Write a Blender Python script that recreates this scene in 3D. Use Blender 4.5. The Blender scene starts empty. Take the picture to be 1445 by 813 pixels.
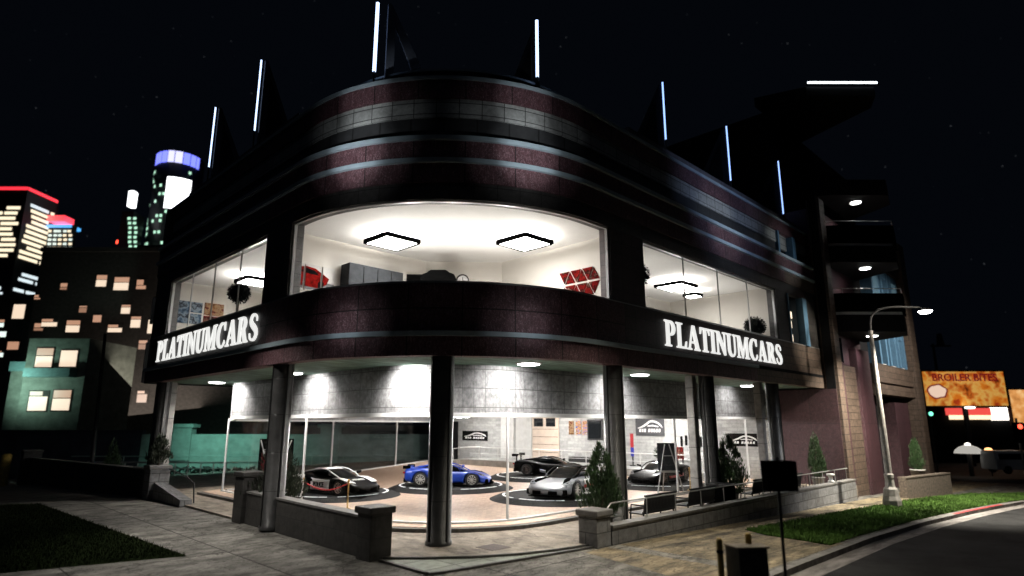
import bpy, math, random
from mathutils import Vector, Matrix
from mathutils.geometry import tessellate_polygon
R = math.radians
random.seed(7)
SC = bpy.context.scene
COL = SC.collection

# ------------------------------------------------------------------ materials
MATS = {}
def mat(name, col=(.5, .5, .5), rough=.6, metal=0., var=.25, nscale=3., bump=.15, bscale=40., brick=None, mortar=(.01, .01, .01),
        streak=None, cracks=None, emit=None, estr=0., spec=.5, coat=0., stretch=(1, 1, 1)):
    """procedural material on metre UVs: noise variation, optional tile grid, scratches and cracks"""
    m = bpy.data.materials.new(name); m.use_nodes = True
    nt = m.node_tree; N = nt.nodes; Lk = nt.links
    b = N['Principled BSDF']
    b.inputs['Roughness'].default_value = rough; b.inputs['Metallic'].default_value = metal
    b.inputs['Specular IOR Level'].default_value = spec
    b.inputs['Coat Weight'].default_value = coat
    uv = N.new('ShaderNodeUVMap'); mp = N.new('ShaderNodeMapping'); Lk.new(uv.outputs[0], mp.inputs[0])
    mp.inputs['Scale'].default_value = stretch
    nz = N.new('ShaderNodeTexNoise'); nz.inputs['Scale'].default_value = nscale; nz.inputs['Detail'].default_value = 6
    nz.inputs['Roughness'].default_value = .65
    Lk.new(mp.outputs[0], nz.inputs['Vector'])
    rmp = N.new('ShaderNodeMapRange'); rmp.inputs[1].default_value = .3; rmp.inputs[2].default_value = .7
    rmp.inputs[3].default_value = 1 - var; rmp.inputs[4].default_value = 1 + var
    Lk.new(nz.outputs[0], rmp.inputs[0])
    mul = N.new('ShaderNodeMix'); mul.data_type = 'RGBA'; mul.blend_type = 'MULTIPLY'; mul.inputs[0].default_value = 1
    mul.inputs[6].default_value = (*col, 1); Lk.new(rmp.outputs[0], mul.inputs[7])
    out = mul.outputs[2]; height = None
    fine = N.new('ShaderNodeTexNoise'); fine.inputs['Scale'].default_value = bscale; fine.inputs['Detail'].default_value = 3
    Lk.new(mp.outputs[0], fine.inputs['Vector']); height = fine.outputs[0]
    def mix(a, fac, c):
        x = N.new('ShaderNodeMix'); x.data_type = 'RGBA'; Lk.new(fac, x.inputs[0]); Lk.new(a, x.inputs[6]); x.inputs[7].default_value = (*c, 1)
        return x.outputs[2]
    def add(h, f, k):
        x = N.new('ShaderNodeMath'); x.operation = 'MULTIPLY_ADD'; Lk.new(f, x.inputs[0]); x.inputs[1].default_value = k; Lk.new(h, x.inputs[2])
        return x.outputs[0]
    if streak:   # thin pale scratches running mostly upright: (colour, density)
        v = N.new('ShaderNodeTexNoise'); v.inputs['Scale'].default_value = 9; v.inputs['Detail'].default_value = 2; v.inputs['Distortion'].default_value = 1.2
        mp2 = N.new('ShaderNodeMapping'); mp2.inputs['Scale'].default_value = streak[2] if len(streak) > 2 else (1.6, .55, 1); Lk.new(uv.outputs[0], mp2.inputs[0]); Lk.new(mp2.outputs[0], v.inputs['Vector'])
        s1 = N.new('ShaderNodeMath'); s1.operation = 'SUBTRACT'; Lk.new(v.outputs[0], s1.inputs[0]); s1.inputs[1].default_value = .5
        s2 = N.new('ShaderNodeMath'); s2.operation = 'ABSOLUTE'; Lk.new(s1.outputs[0], s2.inputs[0])
        s3 = N.new('ShaderNodeMapRange'); s3.inputs[1].default_value = .0; s3.inputs[2].default_value = streak[1]; s3.inputs[3].default_value = .8; s3.inputs[4].default_value = 0
        Lk.new(s2.outputs[0], s3.inputs[0]); out = mix(out, s3.outputs[0], streak[0]); height = add(height, s3.outputs[0], .8)
    if cracks:
        v = N.new('ShaderNodeTexVoronoi'); v.feature = 'DISTANCE_TO_EDGE'; v.inputs['Scale'].default_value = cracks[0]
        nd = N.new('ShaderNodeTexNoise'); nd.inputs['Scale'].default_value = 2.2; nd.inputs['Detail'].default_value = 4; Lk.new(uv.outputs[0], nd.inputs['Vector'])
        vm = N.new('ShaderNodeVectorMath'); vm.operation = 'MULTIPLY_ADD'; Lk.new(nd.outputs['Color'], vm.inputs[0]); vm.inputs[1].default_value = (1.1, 1.1, 0); Lk.new(uv.outputs[0], vm.inputs[2])
        Lk.new(vm.outputs[0], v.inputs['Vector'])
        s3 = N.new('ShaderNodeMapRange'); s3.inputs[2].default_value = cracks[1]; s3.inputs[3].default_value = .75; s3.inputs[4].default_value = 0
        Lk.new(v.outputs['Distance'], s3.inputs[0]); out = mix(out, s3.outputs[0], cracks[2]); height = add(height, s3.outputs[0], -1.2)
    if brick:    # (width, height, mortar size, offset)
        t = N.new('ShaderNodeTexBrick'); t.offset = brick[3]; t.inputs['Scale'].default_value = 1; t.inputs['Brick Width'].default_value = brick[0]
        t.inputs['Row Height'].default_value = brick[1]; t.inputs['Mortar Size'].default_value = brick[2]; t.inputs['Mortar Smooth'].default_value = .3
        t.inputs['Color1'].default_value = (1, 1, 1, 1); t.inputs['Color2'].default_value = (.72, .72, .72, 1); t.inputs['Mortar'].default_value = (1, 1, 1, 1)
        Lk.new(uv.outputs[0], t.inputs['Vector'])
        k = N.new('ShaderNodeMix'); k.data_type = 'RGBA'; k.blend_type = 'MULTIPLY'; k.inputs[0].default_value = 1
        Lk.new(out, k.inputs[6]); Lk.new(t.outputs['Color'], k.inputs[7]); out = mix(k.outputs[2], t.outputs['Fac'], mortar)
        height = add(height, t.outputs['Fac'], -1.6)
    Lk.new(out, b.inputs['Base Color'])
    if bump:
        bp = N.new('ShaderNodeBump'); bp.inputs['Strength'].default_value = bump; bp.inputs['Distance'].default_value = .03
        Lk.new(height, bp.inputs['Height']); Lk.new(bp.outputs[0], b.inputs['Normal'])
    if emit:
        b.inputs['Emission Color'].default_value = (*emit, 1); b.inputs['Emission Strength'].default_value = estr
    MATS[name] = m
    return m
def emitter(name, col, s):
    m = bpy.data.materials.new(name); m.use_nodes = True; b = m.node_tree.nodes['Principled BSDF']
    b.inputs['Base Color'].default_value = (.6, .6, .6, 1); b.inputs['Emission Color'].default_value = (*col, 1); b.inputs['Emission Strength'].default_value = s
    MATS[name] = m
def lit_picture(name, cols, scale, s, detail=3):
    """glowing or printed picture: colour ramp over noise"""
    m = bpy.data.materials.new(name); m.use_nodes = True; N = m.node_tree.nodes; L = m.node_tree.links; b = N['Principled BSDF']
    uv = N.new('ShaderNodeUVMap'); nz = N.new('ShaderNodeTexNoise'); nz.inputs['Scale'].default_value = scale; nz.inputs['Detail'].default_value = detail
    L.new(uv.outputs[0], nz.inputs['Vector']); r = N.new('ShaderNodeValToRGB'); L.new(nz.outputs[0], r.inputs[0])
    e = r.color_ramp.elements
    n = len(cols)
    for i in range(n - 2): e.new(.5)
    for i, c in enumerate(cols): e[i].position = .3 + .4 * i / (n - 1); e[i].color = (*c, 1)
    L.new(r.outputs[0], b.inputs['Base Color']); b.inputs['Roughness'].default_value = .9; b.inputs['Specular IOR Level'].default_value = 0
    if s: L.new(r.outputs[0], b.inputs['Emission Color']); b.inputs['Emission Strength'].default_value = s
    MATS[name] = m
def glass(name, tint, refl):
    m = bpy.data.materials.new(name); m.use_nodes = True; nt = m.node_tree; N = nt.nodes; L = nt.links
    N.remove(N['Principled BSDF']); o = N['Material Output']
    t = N.new('ShaderNodeBsdfTransparent'); t.inputs[0].default_value = (*tint, 1)
    g = N.new('ShaderNodeBsdfGlossy'); g.inputs['Roughness'].default_value = .02
    f = N.new('ShaderNodeLayerWeight'); f.inputs[0].default_value = .35
    k = N.new('ShaderNodeMath'); k.operation = 'MULTIPLY_ADD'; k.inputs[1].default_value = refl; k.inputs[2].default_value = .015
    p = N.new('ShaderNodeMath'); p.operation = 'POWER'; p.inputs[1].default_value = 3; L.new(f.outputs['Facing'], p.inputs[0]); L.new(p.outputs[0], k.inputs[0])
    mx = N.new('ShaderNodeMixShader'); L.new(k.outputs[0], mx.inputs[0]); L.new(t.outputs[0], mx.inputs[1]); L.new(g.outputs[0], mx.inputs[2]); L.new(mx.outputs[0], o.inputs[0])
    MATS[name] = m

mat('purple_wall', (.058, .022, .029), .6, var=.4, nscale=5, bump=.4, bscale=70, streak=((.15, .09, .10), .02), brick=(1.55, 3.2, .012, 0), mortar=(.012, .005, .007))
mat('purple', (.095, .040, .048), .55, var=.35, nscale=5, bump=.4, bscale=70, streak=((.40, .26, .29), .03), brick=(1.55, 3.2, .022, 0), mortar=(.012, .005, .006))
mat('dark_tile', (.050, .047, .045), .42, var=.4, nscale=6, bump=.45, bscale=60, brick=(.72, .42, .014, 0), mortar=(.006, .006, .006))
mat('tan_tile', (.115, .080, .060), .6, var=.4, nscale=5, bump=.45, bscale=60, brick=(.62, .38, .016, .5), mortar=(.02, .014, .01))
mat('pale_tile', (.34, .35, .34), .5, var=.3, nscale=6, bump=.45, bscale=50, brick=(.75, .37, .016, 0), mortar=(.03, .03, .03))
mat('drum_tile', (.22, .22, .225), .45, var=.55, nscale=5, bump=.5, bscale=40, brick=(.72, .62, .016, 0), mortar=(.07, .07, .07))
mat('recess', (.035, .036, .038), .5, var=.3, brick=(1.1, 2.5, .03, 0), bump=.2)
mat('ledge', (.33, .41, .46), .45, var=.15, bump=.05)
mat('parapet', (.13, .12, .13), .7, var=.35, nscale=4, bump=.4, brick=(1.0, .28, .012, .5), mortar=(.03, .03, .03))
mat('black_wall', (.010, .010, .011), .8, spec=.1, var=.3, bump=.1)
mat('soffit', (.15, .25, .20), .65, var=.75, nscale=2.2, bump=.5, bscale=6, stretch=(.4, 2.2, 1))
mat('column_stone', (.05, .05, .05), .3, var=.35, bump=.3, bscale=50, brick=(9, 1.15, .012, 0), mortar=(.008, .008, .008))
mat('column_pale', (.38, .37, .36), .5, var=.3, bump=.3, bscale=50, brick=(9, 1.15, .012, 0), mortar=(.05, .05, .05))
mat('frame_metal', (.42, .42, .42), .35, .6, var=.1, bump=0)
mat('white_metal', (.62, .62, .62), .4, .0, var=.08, bump=0)
mat('room_white', (.56, .53, .485), .8, var=.04, nscale=1.5, bump=.05)
mat('ceiling_white', (.83, .82, .80), .8, var=.03, bump=0)
mat('room_floor', (.30, .27, .24), .5, var=.2)
mat('white_brick', (.42, .42, .41), .7, var=.2, nscale=4, bump=.4, brick=(.62, .20, .012, .5), mortar=(.28, .28, .28))
mat('white_stone', (.56, .56, .55), .7, var=.12, bump=.2)
mat('tan_floor', (.55, .40, .30), .55, var=.16, nscale=8, bump=.15, bscale=60, brick=(.24, .12, .01, .5), mortar=(.33, .23, .165))
mat('grey_floor', (.36, .37, .36), .6, var=.3, nscale=1.5, bump=.2, brick=(1.4, .7, .01, .5), mortar=(.2, .2, .2))
mat('kerb_dark', (.06, .055, .05), .6, var=.5, nscale=5, bump=.5)
mat('plaza', (.27, .23, .185), .75, var=.6, streak=((.10, .085, .07), .015, (.5, .9, 1)), nscale=1.6, bump=.6, bscale=22, cracks=(.55, .018, (.10, .08, .065)), stretch=(1.6, .8, 1))
mat('paver_pale', (.30, .33, .28), .7, var=.35, nscale=3, bump=.4, brick=(.9, .9, .02, 0), mortar=(.06, .06, .05))
mat('sidewalk', (.215, .205, .185), .8, spec=.2, var=.75, streak=((.045, .04, .034), .030, (.22, .48, 1)), nscale=1.1, bump=.7, bscale=18, brick=(3.4, 3.4, .022, 0), mortar=(.03, .028, .025), cracks=(.4, .012, (.05, .045, .04)), stretch=(.9, 1.7, 1))
mat('sidewalk_tan', (.25, .20, .125), .8, var=.9, streak=((.05, .042, .03), .034, (.18, .55, 1)), nscale=1.3, bump=.7, bscale=18, brick=(2.4, 2.4, .02, 0), mortar=(.05, .045, .035), stretch=(.6, 1.9, 1))
mat('asphalt', (.024, .024, .025), .8, spec=.25, var=.7, nscale=.6, cracks=(.22, .01, (.008, .008, .008)), bump=.5, bscale=90)
mat('gutter', (.24, .22, .21), .75, var=.6, nscale=2, bump=.5, stretch=(.4, 2, 1))
mat('kerb_stone', (.20, .19, .18), .7, var=.5, nscale=3, bump=.4)
mat('kerb_red', (.35, .03, .03), .6, var=.5, nscale=4, bump=.3)
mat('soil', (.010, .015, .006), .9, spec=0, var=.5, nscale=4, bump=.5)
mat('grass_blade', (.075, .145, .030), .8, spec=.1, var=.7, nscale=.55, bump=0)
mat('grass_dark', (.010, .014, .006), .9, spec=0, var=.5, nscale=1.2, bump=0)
mat('wall_dark', (.055, .052, .05), .6, var=.45, nscale=5, bump=.5, bscale=50, brick=(1.1, .5, .012, .5), mortar=(.02, .02, .02))
mat('planter_stone', (.13, .105, .085), .8, var=.6, nscale=9, bump=.4)
mat('wall_cap', (.17, .165, .16), .6, var=.3, bump=.3)
mat('wall_grey', (.22, .22, .225), .6, var=.4, nscale=4, bump=.5, bscale=50, brick=(.95, .36, .016, .5), mortar=(.06, .06, .06))
mat('dark_metal', (.014, .014, .015), .55, .2, var=.2, bump=0)
mat('black', (.002, .002, .002), .9, spec=.0, var=.2, bump=0)
mat('platform_black', (.012, .012, .012), .8, spec=.15, var=.4, nscale=6, bump=.15)
mat('white_paint', (.75, .75, .74), .5, var=.1, bump=0)
mat('letter_white', (.80, .80, .78), .5, var=.06, bump=0, emit=(1, 1, .97), estr=.85)
mat('leaf', (.028, .060, .020), .55, var=.6, nscale=7, bump=0)
mat('leaf_dark', (.018, .028, .014), .6, var=.5, nscale=7, bump=0)
mat('bark', (.06, .045, .03), .9)
mat('pot_grey', (.20, .20, .19), .7, var=.3)
mat('pot_white', (.55, .55, .53), .6, var=.15)
mat('blue_lit_frame', (.09, .19, .30), .5, .0, var=.2, bump=0)  # blue light falling on the frames is put into their colour
mat('tan_door', (.55, .45, .37), .55, var=.1, bump=.1)
mat('dark_glass', (.012, .014, .016), .05, var=.1, bump=0, spec=.8)
mat('grey_panel', (.030, .032, .035), .7, spec=.05, var=.25, nscale=6, bump=.1)
mat('poster_black', (.006, .006, .006), .8, spec=.0, var=.1, bump=0)
mat('poster_grey', (.05, .05, .055), .4, var=.2, bump=0)
mat('red_plastic', (.30, .008, .012), .4, var=.15, bump=0)
mat('blue_plastic', (.01, .02, .25), .4, var=.1, bump=0)
mat('gold', (.55, .36, .14), .3, .9, var=.1, bump=0)
mat('rope_red', (.40, .012, .015), .7, var=.2)
mat('yellow_paint', (.48, .33, .07), .6, var=.5, nscale=6)
mat('cabinet_lid_lit', (.30, .25, .19), .7, var=.4, nscale=5)  # paler than the body: light on the top is put into this colour
mat('cabinet_green', (.085, .08, .07), .6, var=.4, nscale=5)
mat('rubber', (.012, .012, .012), .8, var=.2, bump=0)
mat('rim_silver', (.55, .53, .50), .35, .2, var=.1, bump=0)
mat('rim_dark', (.10, .08, .07), .3, .8, var=.1, bump=0)
mat('paint_blue', (.008, .045, .36), .35, .1, var=.05, bump=0, coat=.35)
mat('paint_black', (.003, .003, .0035), .4, .0, spec=.06, var=.1, bump=0, coat=.06)
mat('paint_dark', (.002, .002, .002), .5, .0, spec=.05, var=.2, bump=0, coat=.04)
mat('paint_silver', (.12, .13, .145), .45, .1, var=.05, bump=0, coat=.35)
mat('paint_white', (.72, .72, .72), .3, 0, var=.05, bump=0, coat=.35)
mat('paint_red', (.38, .012, .014), .3, 0, var=.05, bump=0, coat=.35)
mat('car_glass', (.002, .003, .003), .12, var=.05, bump=0, spec=.10)
mat('bg_wall', (.060, .055, .050), .8, var=.4)
mat('annex_wall', (.22, .25, .21), .8, var=.35, nscale=1.2)
mat('dark_stucco', (.035, .042, .055), .85, spec=.1, var=.3, nscale=.8, bump=.3)
mat('teal_stucco', (.19, .27, .25), .85, var=.35, nscale=.8, bump=.3)
mat('tower_dark', (.012, .014, .018), .5, var=.3, bump=0)
mat('fin_grey', (.10, .115, .15), .6, var=.2, bump=0)
mat('fin_dark', (.018, .020, .026), .5, .2, var=.2, bump=0)
mat('concrete_post', (.22, .205, .19), .7, var=.3, nscale=6, bump=.3)
mat('brown_drain', (.09, .05, .035), .6, var=.4, brick=(.09, .09, .015, 0), mortar=(.02, .01, .01))
mat('clock_white', (.85, .85, .85), .4, var=.02, bump=0)
emitter('panel_glow', (1, .985, .96), 34.)
emitter('strip_glow', (1, .97, .93), 46.)
emitter('panel_up', (1, .97, .92), 95.)
emitter('soffit_glow', (1, .98, .95), 18.)
emitter('tube_glow', (.50, .66, 1), 2.6)
emitter('tube_blue', (.30, .48, 1), 1.9)
emitter('lamp_glow', (1, .97, .94), 40.)
emitter('warm_dim', (1, .48, .28), .30)
emitter('warm_win', (1, .52, .32), .5)
emitter('pale_win', (1, .78, .58), .95)
emitter('cream_win', (1, .85, .60), 1.3)
emitter('green_win', (.55, 1, .72), 1.1)
emitter('white_win', (.85, 1, .92), 1.1)
emitter('tower_red', (1, .03, .05), 1.6)
emitter('tower_blue', (.08, .45, 1), 1.2)
emitter('crown_blue', (.16, .19, 1), 2.0)
emitter('screen_white', (.96, .98, 1), 3.5)
emitter('red_light', (1, .06, .03), 5)
emitter('orange_light', (1, .5, .2), 2.2)
emitter('green_light', (.2, 1, .6), 2)
emitter('sign_red', (1, .10, .08), .9)
emitter('sign_text_red', (.50, .01, .01), .28)
emitter('sign_cream', (1, .74, .45), 1.7)
emitter('sign_white', (1, .93, .82), 3)
lit_picture('food_picture', [(.45, .05, .01), (.9, .25, .02), (1, .55, .12), (.75, .17, .02), (.12, .02, .005)], .62, .55)
lit_picture('tan_sign', (((1, .60, .25)), (.8, .35, .1), (.5, .2, .05)), .9, .9)
lit_picture('print_blue', [(.008, .012, .02), (.06, .10, .15), (.22, .27, .32), (.006, .006, .01), (.16, .2, .24)], 3.5, 0, 5)
lit_picture('print_orange', [(.006, .006, .006), (.13, .05, .015), (.28, .2, .12), (.11, .014, .01), (.006, .006, .006)], 5, 0, 5)
lit_picture('print_red', [(.003, .002, .002), (.07, .004, .004), (.12, .007, .006), (.003, .002, .002), (.16, .08, .06), (.004, .003, .003)], 3, 0, 5)
lit_picture('print_multi', [(.02, .02, .05), (.05, .12, .4), (.6, .3, .1), (.02, .02, .02), (.7, .7, .7)], 6, 0, 5)
glass('clear_glass', (.985, .99, .99), .32)

# ------------------------------------------------------------------ mesh builder
class MB:
    def __init__(s): s.v = []; s.f = []; s.uv = {}; s.sm = set()
    def add(s, vs, fs, uvs=None, smooth=False):
        o = len(s.v); s.v += [tuple(p) for p in vs]
        for i, f in enumerate(fs):
            k = len(s.f); s.f.append([o + j for j in f])
            if uvs: s.uv[k] = uvs[i]
            if smooth: s.sm.add(k)
        return s
    def box(s, x0, x1, y0, y1, z0, z1):
        x0, x1 = min(x0, x1), max(x0, x1); y0, y1 = min(y0, y1), max(y0, y1); z0, z1 = min(z0, z1), max(z0, z1)
        return s.add([(x0, y0, z0), (x1, y0, z0), (x1, y1, z0), (x0, y1, z0), (x0, y0, z1), (x1, y0, z1), (x1, y1, z1), (x0, y1, z1)],
                     [(3, 2, 1, 0), (4, 5, 6, 7), (0, 1, 5, 4), (1, 2, 6, 5), (2, 3, 7, 6), (3, 0, 4, 7)])
    def bar(s, p0, p1, w, z0, z1):
        """upright slab along the ground line p0-p1, thickness w"""
        d = Vector((p1[0] - p0[0], p1[1] - p0[1])); d.normalize(); n = Vector((-d.y, d.x)) * w / 2
        return s.prism([(p0[0] + n.x, p0[1] + n.y), (p0[0] - n.x, p0[1] - n.y), (p1[0] - n.x, p1[1] - n.y), (p1[0] + n.x, p1[1] + n.y)], z0, z1)
    def prism(s, poly, z0, z1):
        a = sum(poly[i][0] * poly[(i + 1) % len(poly)][1] - poly[(i + 1) % len(poly)][0] * poly[i][1] for i in range(len(poly)))
        if a < 0: poly = poly[::-1]
        n = len(poly)
        Z0 = z0 if callable(z0) else (lambda x, y: z0); Z1 = z1 if callable(z1) else (lambda x, y: z1)
        vs = [(x, y, Z0(x, y)) for x, y in poly] + [(x, y, Z1(x, y)) for x, y in poly]
        fs = []
        for t in tessellate_polygon([[Vector((x, y, 0)) for x, y in poly]]):
            c = poly[t[0]], poly[t[1]], poly[t[2]]
            ar = (c[1][0] - c[0][0]) * (c[2][1] - c[0][1]) - (c[2][0] - c[0][0]) * (c[1][1] - c[0][1])
            t = t if ar > 0 else t[::-1]
            fs.append([n + i for i in t]); fs.append(list(t)[::-1])
        fs += [(i, (i + 1) % n, n + (i + 1) % n, n + i) for i in range(n)]
        return s.add(vs, fs)
    def tube(s, p0, p1, r0, r1=None, n=8, caps=True):
        r1 = r0 if r1 is None else r1
        p0 = Vector(p0); p1 = Vector(p1); d = (p1 - p0).normalized()
        a = d.orthogonal().normalized(); b = d.cross(a)
        vs = []
        for p, r in ((p0, r0), (p1, r1)):
            vs += [p + (a * math.cos(2 * math.pi * i / n) + b * math.sin(2 * math.pi * i / n)) * r for i in range(n)]
        fs = [(i, (i + 1) % n, n + (i + 1) % n, n + i) for i in range(n)]
        s.add(vs, fs, smooth=n > 6)
        if caps: s.add(vs, [list(range(n))[::-1], list(range(n, 2 * n))])
        return s
    def path(s, pts, r, n=8):
        for a, b in zip(pts, pts[1:]): s.tube(a, b, r, n=n)
        return s
    def lathe(s, prof, c=(0, 0, 0), n=24, axis='z', smooth=True):
        vs = []
        for r, z in prof:
            for i in range(n):
                a = 2 * math.pi * i / n; p = (r * math.cos(a), r * math.sin(a), z)
                if axis == 'y': p = (p[0], -p[2], p[1])
                vs.append((p[0] + c[0], p[1] + c[1], p[2] + c[2]))
        fs = []; uvs = []; L = 0
        for k in range(len(prof) - 1):
            dl = math.hypot(prof[k + 1][0] - prof[k][0], prof[k + 1][1] - prof[k][1]); rr = max(prof[k][0], prof[k + 1][0])
            for i in range(n):
                j = (i + 1) % n; fs.append((k * n + i, k * n + j, (k + 1) * n + j, (k + 1) * n + i))
                u0, u1 = 2 * math.pi * i / n * rr, 2 * math.pi * (i + 1) / n * rr
                uvs.append([(u0, L), (u1, L), (u1, L + dl), (u0, L + dl)])
            L += dl
        return s.add(vs, fs, uvs, smooth)
    def build(s, name, m, parent=None, local=False, bevel=0, subsurf=0):
        vs = s.v
        if parent is not None and not local:
            p = parent
            while p.parent: p = p.parent
            l = p.location; vs = [(x - l.x, y - l.y, z - l.z) for x, y, z in vs]
        me = bpy.data.meshes.new(name); me.from_pydata(vs, [], s.f); me.update()
        ul = me.uv_layers.new(name='UVMap').data
        for p in me.polygons:
            if p.index in s.uv:
                for li, c in zip(p.loop_indices, s.uv[p.index]): ul[li].uv = c
            else:
                n = p.normal; ax = max(range(3), key=lambda i: abs(n[i]))
                for li in p.loop_indices:
                    x, y, z = s.v[me.loops[li].vertex_index]
                    ul[li].uv = (x, y) if ax == 2 else ((y, z) if ax == 0 else (x, z))
            if p.index in s.sm: p.use_smooth = True
        me.materials.append(MATS[m])
        o = bpy.data.objects.new(name, me); COL.objects.link(o)
        if parent is not None: o.parent = parent
        if bevel:
            b = o.modifiers.new('bevel', 'BEVEL'); b.width = bevel; b.segments = 2; b.limit_method = 'ANGLE'
        if subsurf:
            b = o.modifiers.new('subsurf', 'SUBSURF'); b.levels = subsurf; b.render_levels = subsurf
        return o

def tag(o, label=None, cat=None, group=None, kind=None):
    if label: o['label'] = label
    if cat: o['category'] = cat
    if group: o['group'] = group
    if kind: o['kind'] = kind
    return o
def thing(name, label, cat, loc=(0, 0, 0), rot=0., group=None):
    o = bpy.data.objects.new(name, None); COL.objects.link(o); o.location = loc; o.rotation_euler = (0, 0, rot)
    o.empty_display_size = .2
    return tag(o, label, cat, group)
def dup(root, loc, rot=None, label=None):
    r = root.copy(); COL.objects.link(r); r.location = loc
    if rot is not None: r.rotation_euler = (0, 0, rot)
    if label: r['label'] = label
    for ch in list(root.children):
        c = ch.copy(); COL.objects.link(c); c.parent = r
        for g in list(ch.children):
            d = g.copy(); COL.objects.link(d); d.parent = c
    return r
def lamp(kind, name, loc, energy, col=(1, 1, 1), target=None, **kw):
    l = bpy.data.lights.new(name, kind); l.energy = energy; l.color = col
    for k, v in kw.items(): setattr(l, k, v)
    o = bpy.data.objects.new(name, l); COL.objects.link(o); o.location = loc
    if target is not None: o.rotation_euler = (Vector(target) - Vector(loc)).to_track_quat('-Z', 'Y').to_euler()
    return o
def text(s, size, m, name, parent, origin, xdir, ydir, depth=.01, sx=1., bold=0.):
    """built-in sans lettering turned to mesh; origin = centre, in the parent's own axes"""
    c = bpy.data.curves.new(name, 'FONT'); c.body = s; c.size = size; c.extrude = depth; c.align_x = 'CENTER'; c.align_y = 'CENTER'; c.offset = bold
    t = bpy.data.objects.new('tmp', c); COL.objects.link(t)
    me = bpy.data.meshes.new_from_object(t.evaluated_get(bpy.context.evaluated_depsgraph_get()))
    bpy.data.objects.remove(t); me.name = name
    X = Vector(xdir).normalized() * sx; Y = Vector(ydir).normalized(); Z = X.normalized().cross(Y)
    me.transform(Matrix((( X.x, Y.x, Z.x, origin[0]), (X.y, Y.y, Z.y, origin[1]), (X.z, Y.z, Z.z, origin[2]), (0, 0, 0, 1))))
    me.materials.clear(); me.materials.append(MATS[m])
    o = bpy.data.objects.new(name, me); COL.objects.link(o); o.parent = parent
    return o
def patch(mb, O, U, V, u0, u1, v0, v1, t=.02):
    """flat board on the plane O + u U + v V, thickness t along U x V"""
    O = Vector(O); U = Vector(U); V = Vector(V); N = U.cross(V).normalized() * t
    c = [O + U * a + V * b for a, b in ((u0, v0), (u1, v0), (u1, v1), (u0, v1))]
    vs = c + [p + N for p in c]
    uvs = [[(0, 0)] * 4] * 6
    q = [(u0, v0), (u1, v0), (u1, v1), (u0, v1)]
    return mb.add(vs, [(3, 2, 1, 0), (4, 5, 6, 7), (0, 1, 5, 4), (1, 2, 6, 5), (2, 3, 7, 6), (3, 0, 4, 7)],
                  [q[::-1], q, q, q, q, q])
def polyplate(mb, O, U, V, outline, holes=(), t=.06):
    """extruded flat outline (with holes) on the plane O, U, V"""
    O = Vector(O); U = Vector(U); V = Vector(V); N = U.cross(V).normalized() * t
    loops = [outline] + list(holes)
    flat = [p for l in loops for p in l]; n = len(flat)
    w = [O + U * a + V * b for a, b in flat]
    fs = []
    for tri in tessellate_polygon([[Vector((a, b, 0)) for a, b in l] for l in loops]):
        a, b, c = (flat[i] for i in tri)
        ar = (b[0] - a[0]) * (c[1] - a[1]) - (c[0] - a[0]) * (b[1] - a[1])
        t3 = list(tri) if ar > 0 else list(tri)[::-1]
        fs.append([n + i for i in t3]); fs.append(t3[::-1])
    o = 0
    for l in loops:
        k = len(l); ar = sum(l[i][0] * l[(i + 1) % k][1] - l[(i + 1) % k][0] * l[i][1] for i in range(k))
        flip = (ar < 0) != (l is not outline)
        for i in range(k):
            a, b = o + i, o + (i + 1) % k
            q = [a, b, n + b, n + a]; fs.append(q[::-1] if flip else q)
        o += k
    return mb.add(w + [p + N for p in w], fs)

# ------------------------------------------------------------------ the curved front as an offset line
CX, CY, RR = 15.45, 18.45, 6.9
X0, Y0 = CX - RR, CY - RR            # left front X = 8.55, right front Y = 11.55
YL, XR = 33.0, 35.66                 # ends of the two straight fronts
def order(k):
    return -(k[1] - CY) if k[0] == 'L' else (k[1] - 180 if k[0] == 'A' else 90 + (k[1] - CX))
def fpt(k, d):
    if k[0] == 'L': return (X0 + d, k[1])
    if k[0] == 'R': return (k[1], Y0 + d)
    a = R(k[1]); return (CX + (RR - d) * math.cos(a), CY + (RR - d) * math.sin(a))
def ulen(k):
    if k[0] == 'L': return -(k[1] - CY)
    if k[0] == 'A': return R(k[1] - 180) * RR
    return math.pi / 2 * RR + k[1] - CX
def keys(a, b, n=36):
    mid = [('A', 180 + 90 * i / n) for i in range(n + 1)]
    return [a] + [k for k in mid if order(a) + 1e-4 < order(k) < order(b) - 1e-4] + [b]
LA, RB = ('L', YL), ('R', XR)
def band(mb, d0, d1, z0, z1, a=LA, b=RB):
    ks = keys(a, b); n = len(ks)
    vs = []
    for k in ks:
        o = fpt(k, d0); i = fpt(k, d1); vs += [(*o, z0), (*o, z1), (*i, z1), (*i, z0)]
    fs = []; uvs = []
    for j in range(n - 1):
        p, q = 4 * j, 4 * j + 4; u0, u1 = ulen(ks[j]), ulen(ks[j + 1])
        for e, (va, vb) in enumerate(((z0, z1), (0, d1 - d0), (z1, z0), (d1 - d0, 0))):
            x, y = e, (e + 1) % 4
            fs.append((p + x, q + x, q + y, p + y)); uvs.append([(u0, va), (u1, va), (u1, vb), (u0, vb)])
    fs += [(0, 1, 2, 3), (4 * n - 1, 4 * n - 2, 4 * n - 3, 4 * n - 4)]; uvs += [[(0, z0), (0, z1), (.3, z1), (.3, z0)]] * 2
    return mb.add(vs, fs, uvs)
def fpoly(d, a=LA, b=RB, back=None):
    return [fpt(k, d) for k in keys(a, b)] + (back or [(XR, YL)])

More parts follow.
